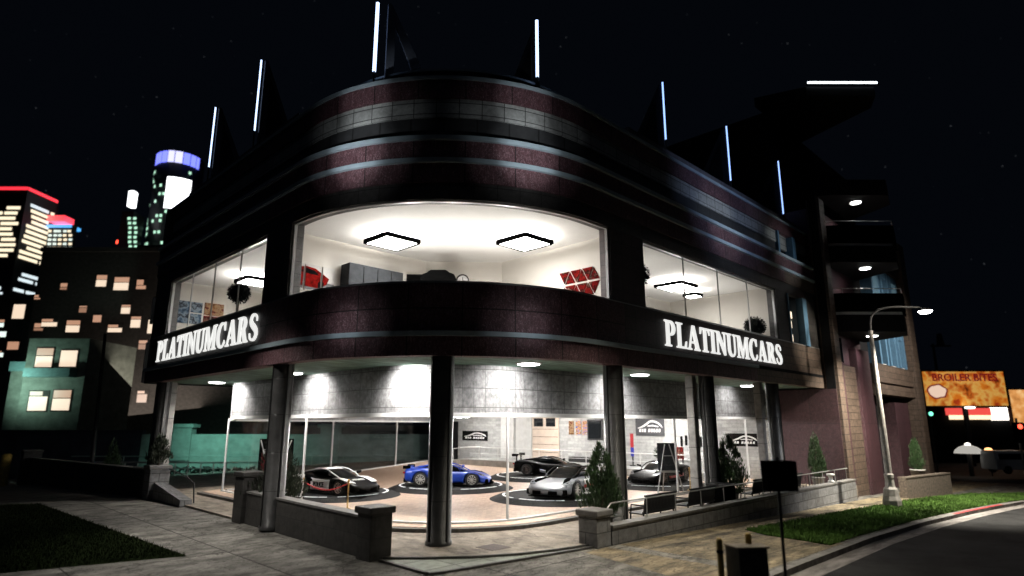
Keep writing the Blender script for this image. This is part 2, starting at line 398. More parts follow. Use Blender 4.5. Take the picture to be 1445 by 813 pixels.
# ground height: level plaza, street falling away to both sides
def zt(x, y):
    return -.026 * max(0, min(x, 75) - 14.3) * (1 if y < 20 else max(0, 1 - (y - 20) / 12)) - .043 * max(0, min(y, 78) - 32) * (1 if x < 20 else max(0, 1 - (x - 20) / 25)) - (1.0 if False else 0)
KERB = [(1.9, 95), (1.9, 60), (1.9, 40), (1.9, 20), (1.95, 12), (2.3, 9.6), (3.2, 7.9), (4.8, 6.6), (7, 6.05), (10, 5.95), (16, 6.15), (22, 6.3), (28, 6.15), (34, 5.75), (38, 5.35), (42, 4.85), (48, 3.6), (56, 1.2), (66, -3), (80, -10)]
def along(pts, step=1.0):
    out = []
    for a, b in zip(pts, pts[1:]):
        n = max(1, int(math.dist(a, b) / step))
        out += [(a[0] + (b[0] - a[0]) * i / n, a[1] + (b[1] - a[1]) * i / n) for i in range(n)]
    return out + [pts[-1]]
def ribbon(mb, pts, w0, w1, zf):
    """sheet along a line between two sideways offsets"""
    off = []
    for i, p in enumerate(pts):
        a = pts[max(0, i - 1)]; b = pts[min(len(pts) - 1, i + 1)]
        d = Vector((b[0] - a[0], b[1] - a[1])).normalized(); off.append((-d.y, d.x))
    L = 0; vs = []; us = []
    for i, (p, o) in enumerate(zip(pts, off)):
        if i: L += math.dist(p, pts[i - 1])
        for w in (w0, w1): x, y = p[0] + o[0] * w, p[1] + o[1] * w; vs.append((x, y, zf(x, y)))
        us.append(L)
    fs = []; uvs = []
    for i in range(len(pts) - 1):
        fs.append((2 * i, 2 * i + 1, 2 * i + 3, 2 * i + 2)[::-1]); uvs.append([(us[i], w0), (us[i], w1), (us[i + 1], w1), (us[i + 1], w0)][::-1])
    return mb.add(vs, fs, uvs)
def sheet(mb, poly, dz, n=1.5):
    """horizontal patch following the ground height"""
    xs = [p[0] for p in poly]; ys = [p[1] for p in poly]
    import bmesh
    bm = bmesh.new(); f = bm.faces.new([bm.verts.new((x, y, 0)) for x, y in poly])
    x = math.floor(min(xs)) + n
    def cut(co, no): bmesh.ops.bisect_plane(bm, geom=bm.verts[:] + bm.edges[:] + bm.faces[:], plane_co=co, plane_no=no)
    while x < max(xs): cut((x, 0, 0), (1, 0, 0)); x += n
    y = math.floor(min(ys)) + n
    while y < max(ys): cut((0, y, 0), (0, 1, 0)); y += n
    bm.normal_update()
    bm.verts.index_update()
    vs = [(v.co.x, v.co.y, zt(v.co.x, v.co.y) + dz) for v in bm.verts]
    fs = [[v.index for v in f.verts] if f.normal.z > 0 else [v.index for v in f.verts][::-1] for f in bm.faces]
    bm.free()
    return mb.add(vs, fs)

def ground():
    m = MB(); xs = [-900, -300, -60, -20, 0, 5, 8, 10, 12, 14.3, 18, 20, 26, 32, 38, 44, 52, 60, 75, 120, 300, 1200]; ys = [-900, -300, -60, -20, -8, 0, 6, 12, 20, 26, 32, 40, 50, 60, 78, 90, 120, 300, 1200]
    vs = [(x, y, zt(x, y) - .13) for y in ys for x in xs]; n = len(xs)
    m.add(vs, [(j * n + i, j * n + i + 1, (j + 1) * n + i + 1, (j + 1) * n + i) for j in range(len(ys) - 1) for i in range(n - 1)])
    tag(m.build('road', 'asphalt'), kind='structure')
    kp = along(KERB, 1.0)
    # pavement slab inside the kerb line
    m = MB(); sheet(m, [p for p in kp if p[1] > -2] + [(60, 12), (60, 95)], 0)
    tag(m.build('sidewalk', 'sidewalk'), kind='structure')
    m = MB(); sheet(m, [(12.2, 6.4), (20, 6.5), (19.6, 9.0), (30, 9.0), (60, 7.9), (60, 10.5), (13.2, 10.5)], .004)
    tag(m.build('side_path', 'sidewalk_tan'), kind='structure')
    m = MB(); ribbon(m, kp, -.02, .2, lambda x, y: zt(x, y) + .012); ribbon(m, kp, -.02, -.021, lambda x, y: zt(x, y) + .012)
    vs = []
    for p in kp: vs.append(p)
    off = MB()
    a = [(x, y, zt(x, y) + .012) for x, y in kp]; b = [(x, y, zt(x, y) - .14) for x, y in kp]
    m.add([(x - 0.0, y - .02, z) for x, y, z in a] + [(x, y - .03, z) for x, y, z in b], [(i, i + 1, len(a) + i + 1, len(a) + i)[::-1] for i in range(len(a) - 1)])
    tag(m.build('kerb', 'kerb_stone'), kind='structure')
    red = [p for p in kp if 31 < p[0] < 40]
    m = MB(); ribbon(m, red, -.024, .15, lambda x, y: zt(x, y) + .018)
    tag(m.build('kerb_marking', 'kerb_red'), kind='structure')
    m = MB(); ribbon(m, [p for p in kp if p[0] > 6], -.55, -.03, lambda x, y: zt(x, y) - .122)
    tag(m.build('gutter', 'gutter'), kind='structure')
    # lawns
    gl = [(2.25, 60), (2.25, 18.2), (5.9, 17.2), (5.55, 24), (5.15, 32.5), (4.0, 33.6), (4.0, 60)]
    gr = [(20.3, 9.55), (19.7, 8.6), (19.5, 7.4), (19.3, 6.62), (22, 6.66), (28, 6.5), (34, 6.1), (38, 5.7), (42, 5.2), (48, 3.95), (50, 5.5), (46, 7.6), (40, 8.75), (30, 9.3)]
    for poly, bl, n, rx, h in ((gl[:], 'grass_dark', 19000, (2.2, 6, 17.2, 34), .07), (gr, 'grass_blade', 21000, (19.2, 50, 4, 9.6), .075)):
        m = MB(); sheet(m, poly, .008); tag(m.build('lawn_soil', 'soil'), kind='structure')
        def inside(x, y):
            c = False
            for i in range(len(poly)):
                (xa, ya), (xb, yb) = poly[i], poly[i - 1]
                if (ya > y) != (yb > y) and x < (xb - xa) * (y - ya) / (yb - ya) + xa: c = not c
            return c
        m = MB(); k = 0
        while k < n:
            u = random.random() ** 1.25
            x = rx[0] + u * (rx[1] - rx[0]); y = random.uniform(rx[2], rx[3])
            if not inside(x, y): continue
            k += 1; z = zt(x, y) + .006; a = random.uniform(0, 6.3); w = random.uniform(.010, .022) * (.6 + .02 * x if bl == 'grass_dark' else 1.3); hh = h * random.uniform(.6, 1.5)
            lx, ly = random.gauss(0, .035), random.gauss(0, .035)
            m.add([(x - math.cos(a) * w, y - math.sin(a) * w, z), (x + math.cos(a) * w, y + math.sin(a) * w, z), (x + lx, y + ly, z + hh)], [(0, 1, 2)], [[(x, y)] * 3])
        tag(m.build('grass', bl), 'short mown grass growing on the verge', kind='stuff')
    # raised plaza in front of the showroom, with its pale paved corner
    edge = [(9.05, 13.35), (9.7, 12.7), (10.6, 11.95), (11.6, 11.4), (12.7, 11.05), (13.8, 10.85)]
    m = MB(); m.prism(edge + [(36.4, 10.85), (36.4, 34), (9.05, 34)], -1.2, .07)
    tag(m.build('plaza_paving', 'plaza'), kind='structure')
    m = MB(); m.prism([(8.95, 13.3), (8.93, 11.5), (9.25, 11.33), (13.75, 10.72)] + [(x - .02, y - .02) for x, y in edge[::-1]], -.4, .022)
    tag(m.build('corner_paving', 'paver_pale'), kind='structure')
    m = MB()
    for a, b in zip(edge, edge[1:]): m.bar(a, b, .07, -.1, .078)
    m.bar((8.93, 13.3), (8.91, 11.45), .09, -.2, .05); m.bar((8.9, 11.4), (9.25, 11.28), .09, -.2, .051); m.bar((9.25, 11.28), (13.8, 10.68), .09, -.2, .052)
    tag(m.build('plaza_edging', 'kerb_dark'), kind='structure')
    for i, (x, y, lb) in enumerate(((11.75, 12.35, 'square brown drain grate in the plaza right of the centre column'), (11.0, 29.0, 'brown drain grate in the plaza near the left entrance'))):
        m = MB(); m.box(x - .33, x + .33, y - .33, y + .33, .06, .078)
        tag(m.build('drain_grate', 'brown_drain', bevel=.004), lb, 'drain', 'drain grates')
ground()

# ------------------------------------------------------------------ showroom building
B = thing('showroom_building', 'large dark corner showroom building with rounded front, purple bands and lit upper windows', 'building', (CX, CY, 0))
def part(mb, name, m, **k): return mb.build(name, m, B, **k)
m = MB(); band(m, 0, .45, 5.05, 5.6, LA, ('R', 27)); part(m, 'lower_band', 'purple')
m = MB(); band(m, 0, .45, 5.05, 5.6, ('R', 27), RB); part(m, 'lower_band', 'tan_tile')
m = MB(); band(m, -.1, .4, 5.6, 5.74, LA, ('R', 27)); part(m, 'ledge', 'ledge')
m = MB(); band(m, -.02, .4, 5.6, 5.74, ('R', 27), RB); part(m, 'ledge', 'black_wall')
def dark_ends(z0, z1, d0, d1, name):
    """one facade ring: purple round the corner, dark tile left and right, tan tile at the far right end"""
    for nm, a, b, mt in ((name, LA, ('L', 20.55), 'dark_tile'), (name, ('L', 20.55), ('R', 17.0), 'purple'), (name, ('R', 17.0), ('R', 29.6), 'dark_purple'), (name, ('R', 29.6), RB, 'tan_tile')):
        mb = MB(); band(mb, d0, d1, z0, z1, a, b); part(mb, nm, mt)
mat('dark_purple', (.055, .035, .037), .5, var=.4, nscale=5, bump=.45, bscale=60, streak=((.13, .09, .09), .012), brick=(.62, .42, .014, 0), mortar=(.010, .008, .008))
dark_ends(5.74, 7.13, .03, .45, 'sill_band')
m = MB(); band(m, .02, .45, 7.13, 7.17); part(m, 'sill', 'frame_metal')
for a, b, mt in ((LA, ('L', 30.85), 'dark_tile'), (('L', 20.62), ('L', 18.75), 'dark_tile'), (('R', 16.35), ('R', 18.35), 'dark_purple'), (('R', 30.0), ('R', 31.35), 'dark_tile'), (('R', 33.75), RB, 'dark_tile')):
    m = MB(); band(m, .06, .5, 7.17, 9.66, a, b); part(m, 'window_pier', mt)
m = MB(); band(m, .05, .5, 9.66, 10.18); part(m, 'lintel', 'dark_tile')
m = MB(); band(m, .0, .5, 10.18, 10.78, LA, ('L', 20.5)); part(m, 'upper_band', 'dark_tile')
m = MB(); band(m, .0, .5, 10.18, 10.78, ('L', 20.5), ('R', 31.2)); part(m, 'upper_band', 'purple')
m = MB(); band(m, .0, .5, 10.18, 10.78, ('R', 31.2), RB); part(m, 'upper_band', 'tan_tile')
m = MB(); band(m, -.11, .4, 10.78, 10.92); part(m, 'ledge', 'ledge')
m = MB(); band(m, .0, .5, 10.92, 11.5, LA, ('L', 20.5)); part(m, 'upper_band', 'dark_tile')
m = MB(); band(m, .0, .5, 10.92, 11.5, ('L', 20.5), RB); part(m, 'upper_band', 'purple')
m = MB(); band(m, -.11, .9, 11.5, 11.64); part(m, 'ledge', 'ledge')
m = MB(); band(m, .42, .8, 11.64, 12.46, LA, ('R', 31.5)); band(m, .42, .8, 11.64, 12.46, ('R', 33.75), RB); part(m, 'recessed_band', 'recess')
m = MB(); band(m, .36, .8, 12.46, 13.08, LA, ('R', 31.5)); band(m, .36, .8, 12.46, 13.08, ('R', 33.75), RB); part(m, 'tile_band', 'pale_tile')
m = MB(); band(m, .3, .8, 13.08, 13.7); part(m, 'cornice_band', 'purple')
m = MB(); band(m, .24, .8, 13.7, 13.82); part(m, 'ledge', 'ledge')
for a, b in ((('L', 31.5), ('L', 20)), (('R', 18.5), RB)):
    m = MB(); band(m, .55, .9, 13.82, 14.3, a, b); part(m, 'parapet', 'parapet')
m = MB(); band(m, 1.5, 1.9, 13.9, 14.72, ('L', 30), ('R', 33)); part(m, 'roof_tier', 'purple')
m = MB(); band(m, 1.42, 1.9, 14.72, 14.8, ('L', 30), ('R', 33)); part(m, 'ledge', 'ledge')
m = MB(); m.prism(fpoly(.7), 13.6, 13.95); part(m, 'roof', 'black_wall')
m = MB(); m.box(X0 + .06, XR, YL - .25, YL, 5.05, 13.7); part(m, 'end_wall', 'dark_tile')
m = MB(); m.box(X0 - .09, X0 + .06, 32.95, 33.1, 5.1, 7.0); part(m, 'end_trim', 'white_metal')
m = MB(); m.box(X0 - .05, X0 + .06, 32.95, 33.1, 7.9, 9.2); part(m, 'end_trim', 'white_metal')
m = MB(); m.box(XR - .3, XR, Y0 + .5, YL, 5.05, 13.7); part(m, 'end_wall', 'black_wall')
m = MB(); m.prism(fpoly(.45), 5.10, 5.35); part(m, 'soffit', 'soffit')
m = MB(); m.prism(fpoly(.5), 6.2, 6.32); part(m, 'upper_floor', 'room_floor')
m = MB(); m.prism(fpoly(.5), 9.8, 9.95); part(m, 'upper_ceiling', 'ceiling_white')
# inner rooms behind the upper windows
m = MB(); m.bar((9.0, 20.05), (15.1, 20.05), .1, 6.32, 9.8); m.bar((15.1, 20.05), (17.45, 17.9), .1, 6.32, 9.8); m.bar((17.45, 17.9), (17.45, 12.0), .1, 6.32, 9.8); part(m, 'room_wall', 'room_white')
m = MB(); m.bar((9.0, 31.3), (14.6, 31.3), .1, 6.32, 9.8); m.bar((14.6, 31.3), (14.6, 20.15), .1, 6.32, 9.8); part(m, 'room_wall', 'room_white')
m = MB(); m.bar((17.55, 12.05), (17.55, 17.5), .1, 6.32, 9.8); m.bar((17.6, 17.5), (30.1, 17.5), .1, 6.32, 9.8); m.bar((30.15, 17.5), (30.15, 12.0), .1, 6.32, 9.8); part(m, 'room_wall', 'room_white')
# windows
def window(a, b, z0, z1, mull, fm='frame_metal', d=.14, t=.07):
    w = MB(); band(w, d, d + .09, z0, z0 + t, a, b); band(w, d, d + .09, z1 - t, z1, a, b)
    for k in (a, b): 
        x, y = fpt(k, d + .045)
        w.box(x - .05, x + .05, y - .05, y + .05, z0 + t, z1 - t)
    f = part(w, 'window', fm)
    for k in mull:
        x, y = fpt(k, d + .045); q = MB(); q.box(x - .022, x + .022, y - .022, y + .022, z0 + t, z1 - t); q.build('mullion', fm, f)
    ks = [a] + list(mull) + [b]
    for p, q in zip(ks, ks[1:]):
        g = MB(); band(g, d + .035, d + .047, z0 + t, z1 - t, p, q); g.build('pane', 'clear_glass', f)
    return f
window(('L', 30.85), ('L', 20.62), 7.17, 9.66, [('L', 28.25), ('L', 25.68), ('L', 23.08)])
window(('L', 18.75), ('R', 16.35), 7.17, 9.66, [], t=.05)
window(('R', 18.35), ('R', 30.0), 7.17, 9.66, [('R', 21.35), ('R', 24.2), ('R', 27.05)])
w = MB(); band(w, .0, .4, 7.14, 9.655, ('R', 31.36), ('R', 31.5)); f = part(w, 'window', 'blue_lit_frame')
w = MB(); band(w, -.05, .4, 7.14, 9.655, ('R', 33.2), ('R', 33.75)); w.build('side_frame', 'blue_lit_frame', f)
g = MB(); band(g, .3, .32, 7.17, 9.66, ('R', 31.5), ('R', 33.2)); g.build('pane', 'dark_glass', f)
for z in (7.3, 8.0, 8.5, 9.0):
    g = MB(); band(g, .27, .295, z, z + .36, ('R', 31.75), ('R', 32.25 + .2 * math.sin(z * 9))); g.build('pane_reflection', 'cream_win', f)  # glowing patches imitate a warm building reflection in the glass
w = MB(); band(w, .25, .7, 11.64, 13.08, ('R', 31.5), ('R', 31.7)); f = part(w, 'window', 'blue_lit_frame')
w = MB(); band(w, .2, .7, 11.645, 13.075, ('R', 33.3), ('R', 33.745)); w.build('side_frame', 'blue_lit_frame', f)
g = MB(); band(g, .6, .62, 11.64, 13.08, ('R', 31.7), ('R', 33.3)); g.build('pane', 'dark_glass', f)
g = MB(); band(g, .5, .59, 12.3, 13.08, ('R', 31.75), ('R', 33.25)); g.build('blind', 'pale_tile', f)
g = MB(); band(g, .3, .59, 11.645, 11.72, ('R', 31.72), ('R', 33.28)); g.build('sill', 'white_metal', f)
# columns under the overhang
def column(k, d, m_='column_stone', r=.33):
    x, y = fpt(k, d); c = MB()
    n = 16; prof = [(r, .07), (r, 5.1)]
    c.lathe([(r + .03, .05), (r + .03, .16), (r, .18), (r, 5.12)], (x, y, 0), 20)
    o = part(c, 'column', m_)
    g = MB()
    for a in (0, 90, 180, 270):
        g.tube((x + r * math.cos(R(a)), y + r * math.sin(R(a)), .1), (x + r * math.cos(R(a)), y + r * math.sin(R(a)), 5.1), .03, n=6)
    g.build('edge_trim', 'dark_metal', o)
for k, d in ((('A', 227), .36), (('L', 19.3), .42), (('R', 16.75), .42)): column(k, d)
for k in (('L', 31.6), ('R', 23.2), ('R', 29.6)): column(k, .5, 'column_stone', .3)
for k in (('L', 31.9), ('R', 22.78), ('R', 29.1)):
    x, y = fpt(k, .95); c = MB(); c.box(x - .17, x + .17, y - .17, y + .17, .07, 5.1); part(c, 'column', 'column_pale', bevel=.04)
# ground floor: tiled drum band, glass line, floor, back walls
GA, GB = ('L', 30.2), ('R', 35.3)
m = MB(); band(m, 3.2, 3.6, 3.55, 5.1, GA, GB); part(m, 'tiled_fascia', 'drum_tile')
m = MB(); band(m, 3.1, 3.7, 3.42, 3.55, GA, GB); part(m, 'fascia_trim', 'white_metal')
REAR = [(11.75, 30.2), (35.0, 43.6)]
m = MB(); m.bar(*REAR, .3, 3.42, 5.1); part(m, 'tiled_fascia', 'drum_tile')
gp = fpoly(3.6, GA, GB, [(35, 14.75), (35, 43.4)])
m = MB(); m.prism(gp, 3.75, 3.85); part(m, 'lower_ceiling', 'ceiling_white')
fp = fpoly(2.35, ('L', 30.6), ('R', 35.3), [(35.3, 44), (34.8, 44)])
m = MB(); m.prism(fp, .0, .19); part(m, 'showroom_floor', 'tan_floor')
m = MB(); band(m, 2.12, 2.35, .05, .175, ('L', 30.7), ('R', 35.3)); part(m, 'floor_kerb', 'kerb_dark')
ks = [GA, ('L', 27.6), ('L', 22.6), ('A', 186), ('A', 222), ('A', 257), ('R', 18.1), ('R', 22.6), ('R', 28.0), ('R', 32), GB]
gl = MB(); band(gl, 2.95, 3.12, .19, .24, GA, GB); f = part(gl, 'glass_front', 'white_metal')
for k in (GA, ('L', 22.6), ('A', 257), ('R', 24.9), ('R', 32)):
    x, y = fpt(k, 3.03); c = MB(); c.tube((x, y, .24), (x, y, 3.45), .045, n=10); c.build('mullion', 'white_metal', f)
for p, q in zip(ks, ks[1:]):
    g = MB(); band(g, 3.03, 3.045, .24, 3.42, p, q); g.build('pane', 'clear_glass', f)
d = Vector((REAR[1][0] - REAR[0][0], REAR[1][1] - REAR[0][1])); L_ = d.length; d.normalize()
gl = MB(); gl.bar(REAR[0], REAR[1], .1, .19, .26); gl.bar(REAR[0], REAR[1], .34, 3.32, 3.42); f = part(gl, 'rear_glazing', 'white_metal')
for i in range(4):
    p = (REAR[0][0] + d.x * L_ * i / 3, REAR[0][1] + d.y * L_ * i / 3)
    if i: c = MB(); c.tube((*p, .26), (*p, 3.32), .06, n=10); c.build('mullion', 'white_metal', f)
    if i < 3:
        q = (REAR[0][0] + d.x * L_ * (i + 1) / 3, REAR[0][1] + d.y * L_ * (i + 1) / 3); c = MB(); c.bar(p, q, .012, .26, 3.32); c.build('pane', 'clear_glass', f)
m = MB(); m.box(35.0, 35.3, 14.6, 44.5, .1, 4.2); part(m, 'back_wall', 'white_brick')
m = MB(); m.box(34.7, 34.995, 34.3, 35.7, .2, 3.75); m.box(34.85, 34.996, 32.6, 34.25, .2, 3.75); part(m, 'pilaster', 'white_stone')
# raised walkway along the back wall with ramp and railing
m = MB(); m.box(31.6, 34.99, 16.5, 36, .195, .62); m.prism([(31.6, 36), (34.99, 36), (34.99, 42.5), (31.6, 40.5)], .19, lambda x, y: .62 if y < 37 else .2); part(m, 'raised_walkway', 'grey_floor')
m = MB()
for y in range(17, 37, 2): m.tube((31.8, y, .6), (31.8, y, 1.5), .02, n=6)
m.tube((31.8, 17, 1.5), (31.8, 36, 1.5), .025, n=6); m.tube((31.8, 17, 1.05), (31.8, 36, 1.05), .014, n=6)
m.tube((31.8, 36, 1.5), (31.8, 40.5, 1.1), .025, n=6)
for y in (38, 40): m.tube((31.8, y, .3), (31.8, y, 1.5 - (y - 36) * .09), .02, n=6)
part(m, 'railing', 'white_metal')
# rear doors and openings
m = MB(); m.box(34.9, 34.99, 29.9, 32.5, .62, 3.72); dr = part(m, 'sectional_door', 'tan_door')
for z in (1.15, 1.7, 2.25, 2.8): q = MB(); q.box(34.885, 34.9, 29.95, 32.45, z, z + .03); q.build('door_groove', 'kerb_dark', dr)
for y in (30.2, 31.4): q = MB(); q.box(34.88, 34.9, y, y + .9, 3.0, 3.6); q.build('door_window', 'dark_glass', dr)
m = MB(); m.box(34.93, 34.99, 26.0, 27.3, 2.1, 3.5); wd = part(m, 'window', 'dark_metal')
q = MB(); q.box(34.915, 34.93, 26.1, 27.2, 2.2, 3.4); q.build('pane', 'dark_glass', wd)
m = MB(); m.box(34.9, 34.99, 41.2, 44.2, .2, 3.4); part(m, 'roller_opening', 'black_wall')
m = MB(); m.box(34.4, 34.99, 25.2, 28.6, .62, .95); part(m, 'wall_bench', 'dark_metal')

# ------------------------------------------------------------------ serif sign letters
def ell(cx, cy, rx, ry, a0, a1, n=14): return [(cx + rx * math.cos(R(a0 + (a1 - a0) * i / n)), cy + ry * math.sin(R(a0 + (a1 - a0) * i / n))) for i in range(n + 1)]
def catmull(P, n=5):
    out = []
    for i in range(len(P) - 1):
        p0, p1, p2, p3 = P[max(i - 1, 0)], P[i], P[i + 1], P[min(i + 2, len(P) - 1)]
        for j in range(n):
            t = j / n
            out.append(tuple(.5 * (2 * b + (c - a) * t + (2 * a - 5 * b + 4 * c - e) * t * t + (3 * b - a - 3 * c + e) * t ** 3) for a, b, c, e in zip(p0, p1, p2, p3)))
    return out + [P[-1]]
def s_shape():
    P = catmull([(.55, .70, .05), (.52, .86, .07), (.36, .955, .09), (.2, .92, .13), (.13, .77, .17), (.20, .63, .20), (.35, .51, .22), (.5, .38, .20), (.55, .23, .17), (.47, .08, .13), (.3, .04, .09), (.13, .12, .07), (.08, .30, .05)])
    l, r = [], []
    for i, p in enumerate(P):
        a = P[max(0, i - 1)]; b = P[min(len(P) - 1, i + 1)]; dx, dy = b[0] - a[0], b[1] - a[1]; k = math.hypot(dx, dy)
        l.append((p[0] - dy / k * p[2] / 2, p[1] + dx / k * p[2] / 2)); r.append((p[0] + dy / k * p[2] / 2, p[1] - dx / k * p[2] / 2))
    return l + r[::-1]
GL = {
 'I': (.38, [(0, 0), (.38, 0), (.38, .06), (.29, .08), (.29, .92), (.38, .94), (.38, 1), (0, 1), (0, .94), (.09, .92), (.09, .08), (0, .06)], []),
 'L': (.66, [(0, 0), (.62, 0), (.66, .3), (.61, .3), (.52, .08), (.29, .08), (.29, .92), (.4, .94), (.4, 1), (0, 1), (0, .94), (.09, .92), (.09, .08), (0, .06)], []),
 'T': (.70, [(.15, 0), (.55, 0), (.55, .06), (.45, .08), (.45, .92), (.58, .91), (.65, .72), (.7, .72), (.68, 1), (.02, 1), (0, .72), (.05, .72), (.12, .91), (.25, .92), (.25, .08), (.15, .06)], []),
 'P': (.68, [(0, 0), (.4, 0), (.4, .06), (.29, .08), (.29, .42)] + ell(.38, .71, .28, .29, -90, 90) + [(0, 1), (0, .94), (.09, .92), (.09, .08), (0, .06)], [[(.29, .5)] + ell(.33, .71, .13, .21, -90, 90, 10) + [(.29, .92)]]),
 'R': (.80, [(0, 0), (.4, 0), (.4, .06), (.29, .08), (.29, .44), (.34, .44), (.53, 0), (.80, 0), (.80, .06), (.72, .08), (.555, .46)] + ell(.38, .73, .28, .27, -50, 90) + [(0, 1), (0, .94), (.09, .92), (.09, .08), (0, .06)], [[(.29, .52)] + ell(.33, .72, .13, .20, -90, 90, 10) + [(.29, .92)]]),
 'A': (.86, [(0, 0), (.28, 0), (.28, .06), (.19, .08), (.235, .27), (.50, .27), (.55, .08), (.47, .06), (.47, 0), (.86, 0), (.86, .06), (.79, .08), (.52, 1), (.36, 1), (.1, .08), (0, .06)], [[(.26, .35), (.475, .35), (.37, .76)]]),
 'N': (.80, [(0, 0), (.26, 0), (.26, .06), (.175, .08), (.175, .72), (.60, 0), (.72, 0), (.72, .92), (.8, .94), (.8, 1), (.54, 1), (.54, .94), (.64, .92), (.64, .34), (.27, 1), (0, 1), (0, .94), (.09, .92), (.09, .08), (0, .06)], []),
 'U': (.79, [(0, 1), (0, .94), (.09, .92)] + ell(.395, .31, .305, .33, 180, 360) + [(.70, .92), (.79, .94), (.79, 1), (.52, 1), (.52, .94), (.62, .92)] + ell(.455, .32, .165, .24, 360, 180) + [(.29, .92), (.4, .94), (.4, 1)], []),
 'M': (1.06, [(0, 0), (.27, 0), (.27, .06), (.18, .08), (.18, .74), (.44, 0), (.5, 0), (.76, .76), (.76, .08), (.68, .06), (.68, 0), (1.06, 0), (1.06, .06), (.96, .08), (.96, .92), (1.06, .94), (1.06, 1), (.77, 1), (.53, .32), (.3, 1), (0, 1), (0, .94), (.09, .92), (.09, .08), (0, .06)], []),
 'C': (.74, ell(.4, .5, .4, .52, 52, 322, 22) + [(.66, .29)] + ell(.45, .5, .24, .43, 318, 62, 16) + [(.63, .66), (.69, .66), (.68, 1.0), (.64, 1.0)], []),
 'S': (.66, s_shape(), []),
}
def sign(label, O, U, width, h):
    V = Vector((0, 0, 1)); U = Vector(U)
    root = thing('sign_lettering', label, 'sign', O, 0, 'white name signs on the showroom')
    word = 'PLATINUMCARS'; gap = .045; tot = sum(GL[c][0] for c in word) + gap * (len(word) - 1); sx = width / tot; x = 0
    for c in word:
        w_, out, holes = GL[c]; m = MB()
        polyplate(m, Vector(O) + U * x, U * sx, V * h, out, holes, .045)
        m.build('letter', 'letter_white', root); x += (w_ + gap) * sx
sign('bright white serif name sign on the right front above the terrace', (19.4, Y0 + .012, 5.93), (1, 0, 0), 10.5, .95)
sign('bright white serif name sign on the left front of the building', (X0 + .012, 31.45, 5.95), (0, -1, 0), 10.9, .95)

# ------------------------------------------------------------------ roof fins with light tubes
def fin(k, d, label, zt_=18.1, zb=15.2, rad=.036, solid=True, nn=None, off=.12, L=1.9, lean=None):
    x, y = fpt(k, d); x2, y2 = fpt(k, d + 1.0)
    n = Vector((x2 - x, y2 - y, 0)).normalized() if nn is None else Vector((*nn, 0)).normalized()
    root = thing('roof_fin', label, 'roof light', (x, y, 13.95), 0, 'light fins along the roof')
    H = zt_
    m = MB(); t = Vector((-n.y, n.x, 0))
    O = Vector((x, y, 0)) + n * off - t * .06
    polyplate(m, O, n, Vector((0, 0, 1)), [(0, 13.95), (.28, 13.95), (.28, H - .75), (L - .2, 14.9 if solid else H - 2.35), (L + .1, 15.15 if solid else H - 2.1), (.12, H), (0, H)], (), .12)
    m.build('frame', 'fin_dark' if solid else 'fin_grey', root)
    m = MB()
    if solid: polyplate(m, O + t * .03, n, Vector((0, 0, 1)), [(.28, 13.95), (L - .2, 13.95), (L - .2, 14.9), (.28, H - .75)], (), .05); m.build('infill', 'black_wall', root)
    m = MB(); m.tube((x, y, zb), (x, y, H), rad, n=10); m.build('tube', 'tube_blue' if rad < .04 and k[0] == 'R' else 'tube_glow', root)
    m = MB(); m.tube((x, y, 13.95), (x, y, zb), .035, n=8); m.tube((x, y, H), (x, y, H + .05), .07, n=8); m.build('tube_holder', 'dark_metal', root)
fin(('L', 31.3), 1.25, 'leftmost slim blue-white light fin on the left roof', 19.15, 15.85, nn=(1, 0))
fin(('L', 25.84), 1.25, 'tall light fin on the left roof, second from the far end', 19.4, 15.9, nn=(1, 0))
fin(('A', 199), 1.2, 'tallest brightest light fin over the rounded corner, with an open dark frame', 17.55, 14.9, solid=False, rad=.06, nn=(.95, -.3), off=.34, L=1.15)
fin(('A', 257.5), 1.2, 'bright light fin over the rounded corner near the right window', 17.1, 14.9, rad=.055)
fin(('R', 22.38), 1.2, 'light fin on the right roof next to the rounded corner', 18.1, 15.33)
fin(('R', 28.56), 1.2, 'middle light fin on the right roof', 18.22, 15.22)
fin(('R', 35.22), 1.2, 'dim blue light fin at the far end of the right roof beside the tower', 18.4, 15.1)

# ------------------------------------------------------------------ soffit lamps and room lamps
def soffit_lamp(x, y, label, first=[]):
    if first: return dup(first[0], (x, y, 5.1), None, label)
    root = thing('ceiling_light', label, 'ceiling light', (x, y, 5.1), 0, 'lamps under the overhang'); first.append(root)
    m = MB(); m.lathe([(.0, 5.1), (.42, 5.1), (.40, 5.06), (.0, 5.06)], (x, y, 0), 8, smooth=False); m.build('housing', 'white_metal', root)
    m = MB(); m.lathe([(.0, 5.058), (.36, 5.058), (.33, 5.03), (.0, 5.03)], (x, y, 0), 8, smooth=False); m.build('diffuser', 'soffit_glow', root)
    return root
SL = [(10.75, 29.9, 'lit lamp under the overhang at the left end'), (10.75, 22.3, 'lit lamp under the overhang just right of the left column'), (11.55, 16.4, 'lit lamp under the rounded overhang hidden behind the middle column'),
      (14.35, 13.5, 'lit lamp under the overhang right of the middle column'), (20.6, 13.45, 'lit lamp under the right overhang behind the right corner column'), (30.5, 13.6, 'lit lamp under the overhang below the end of the right sign')]
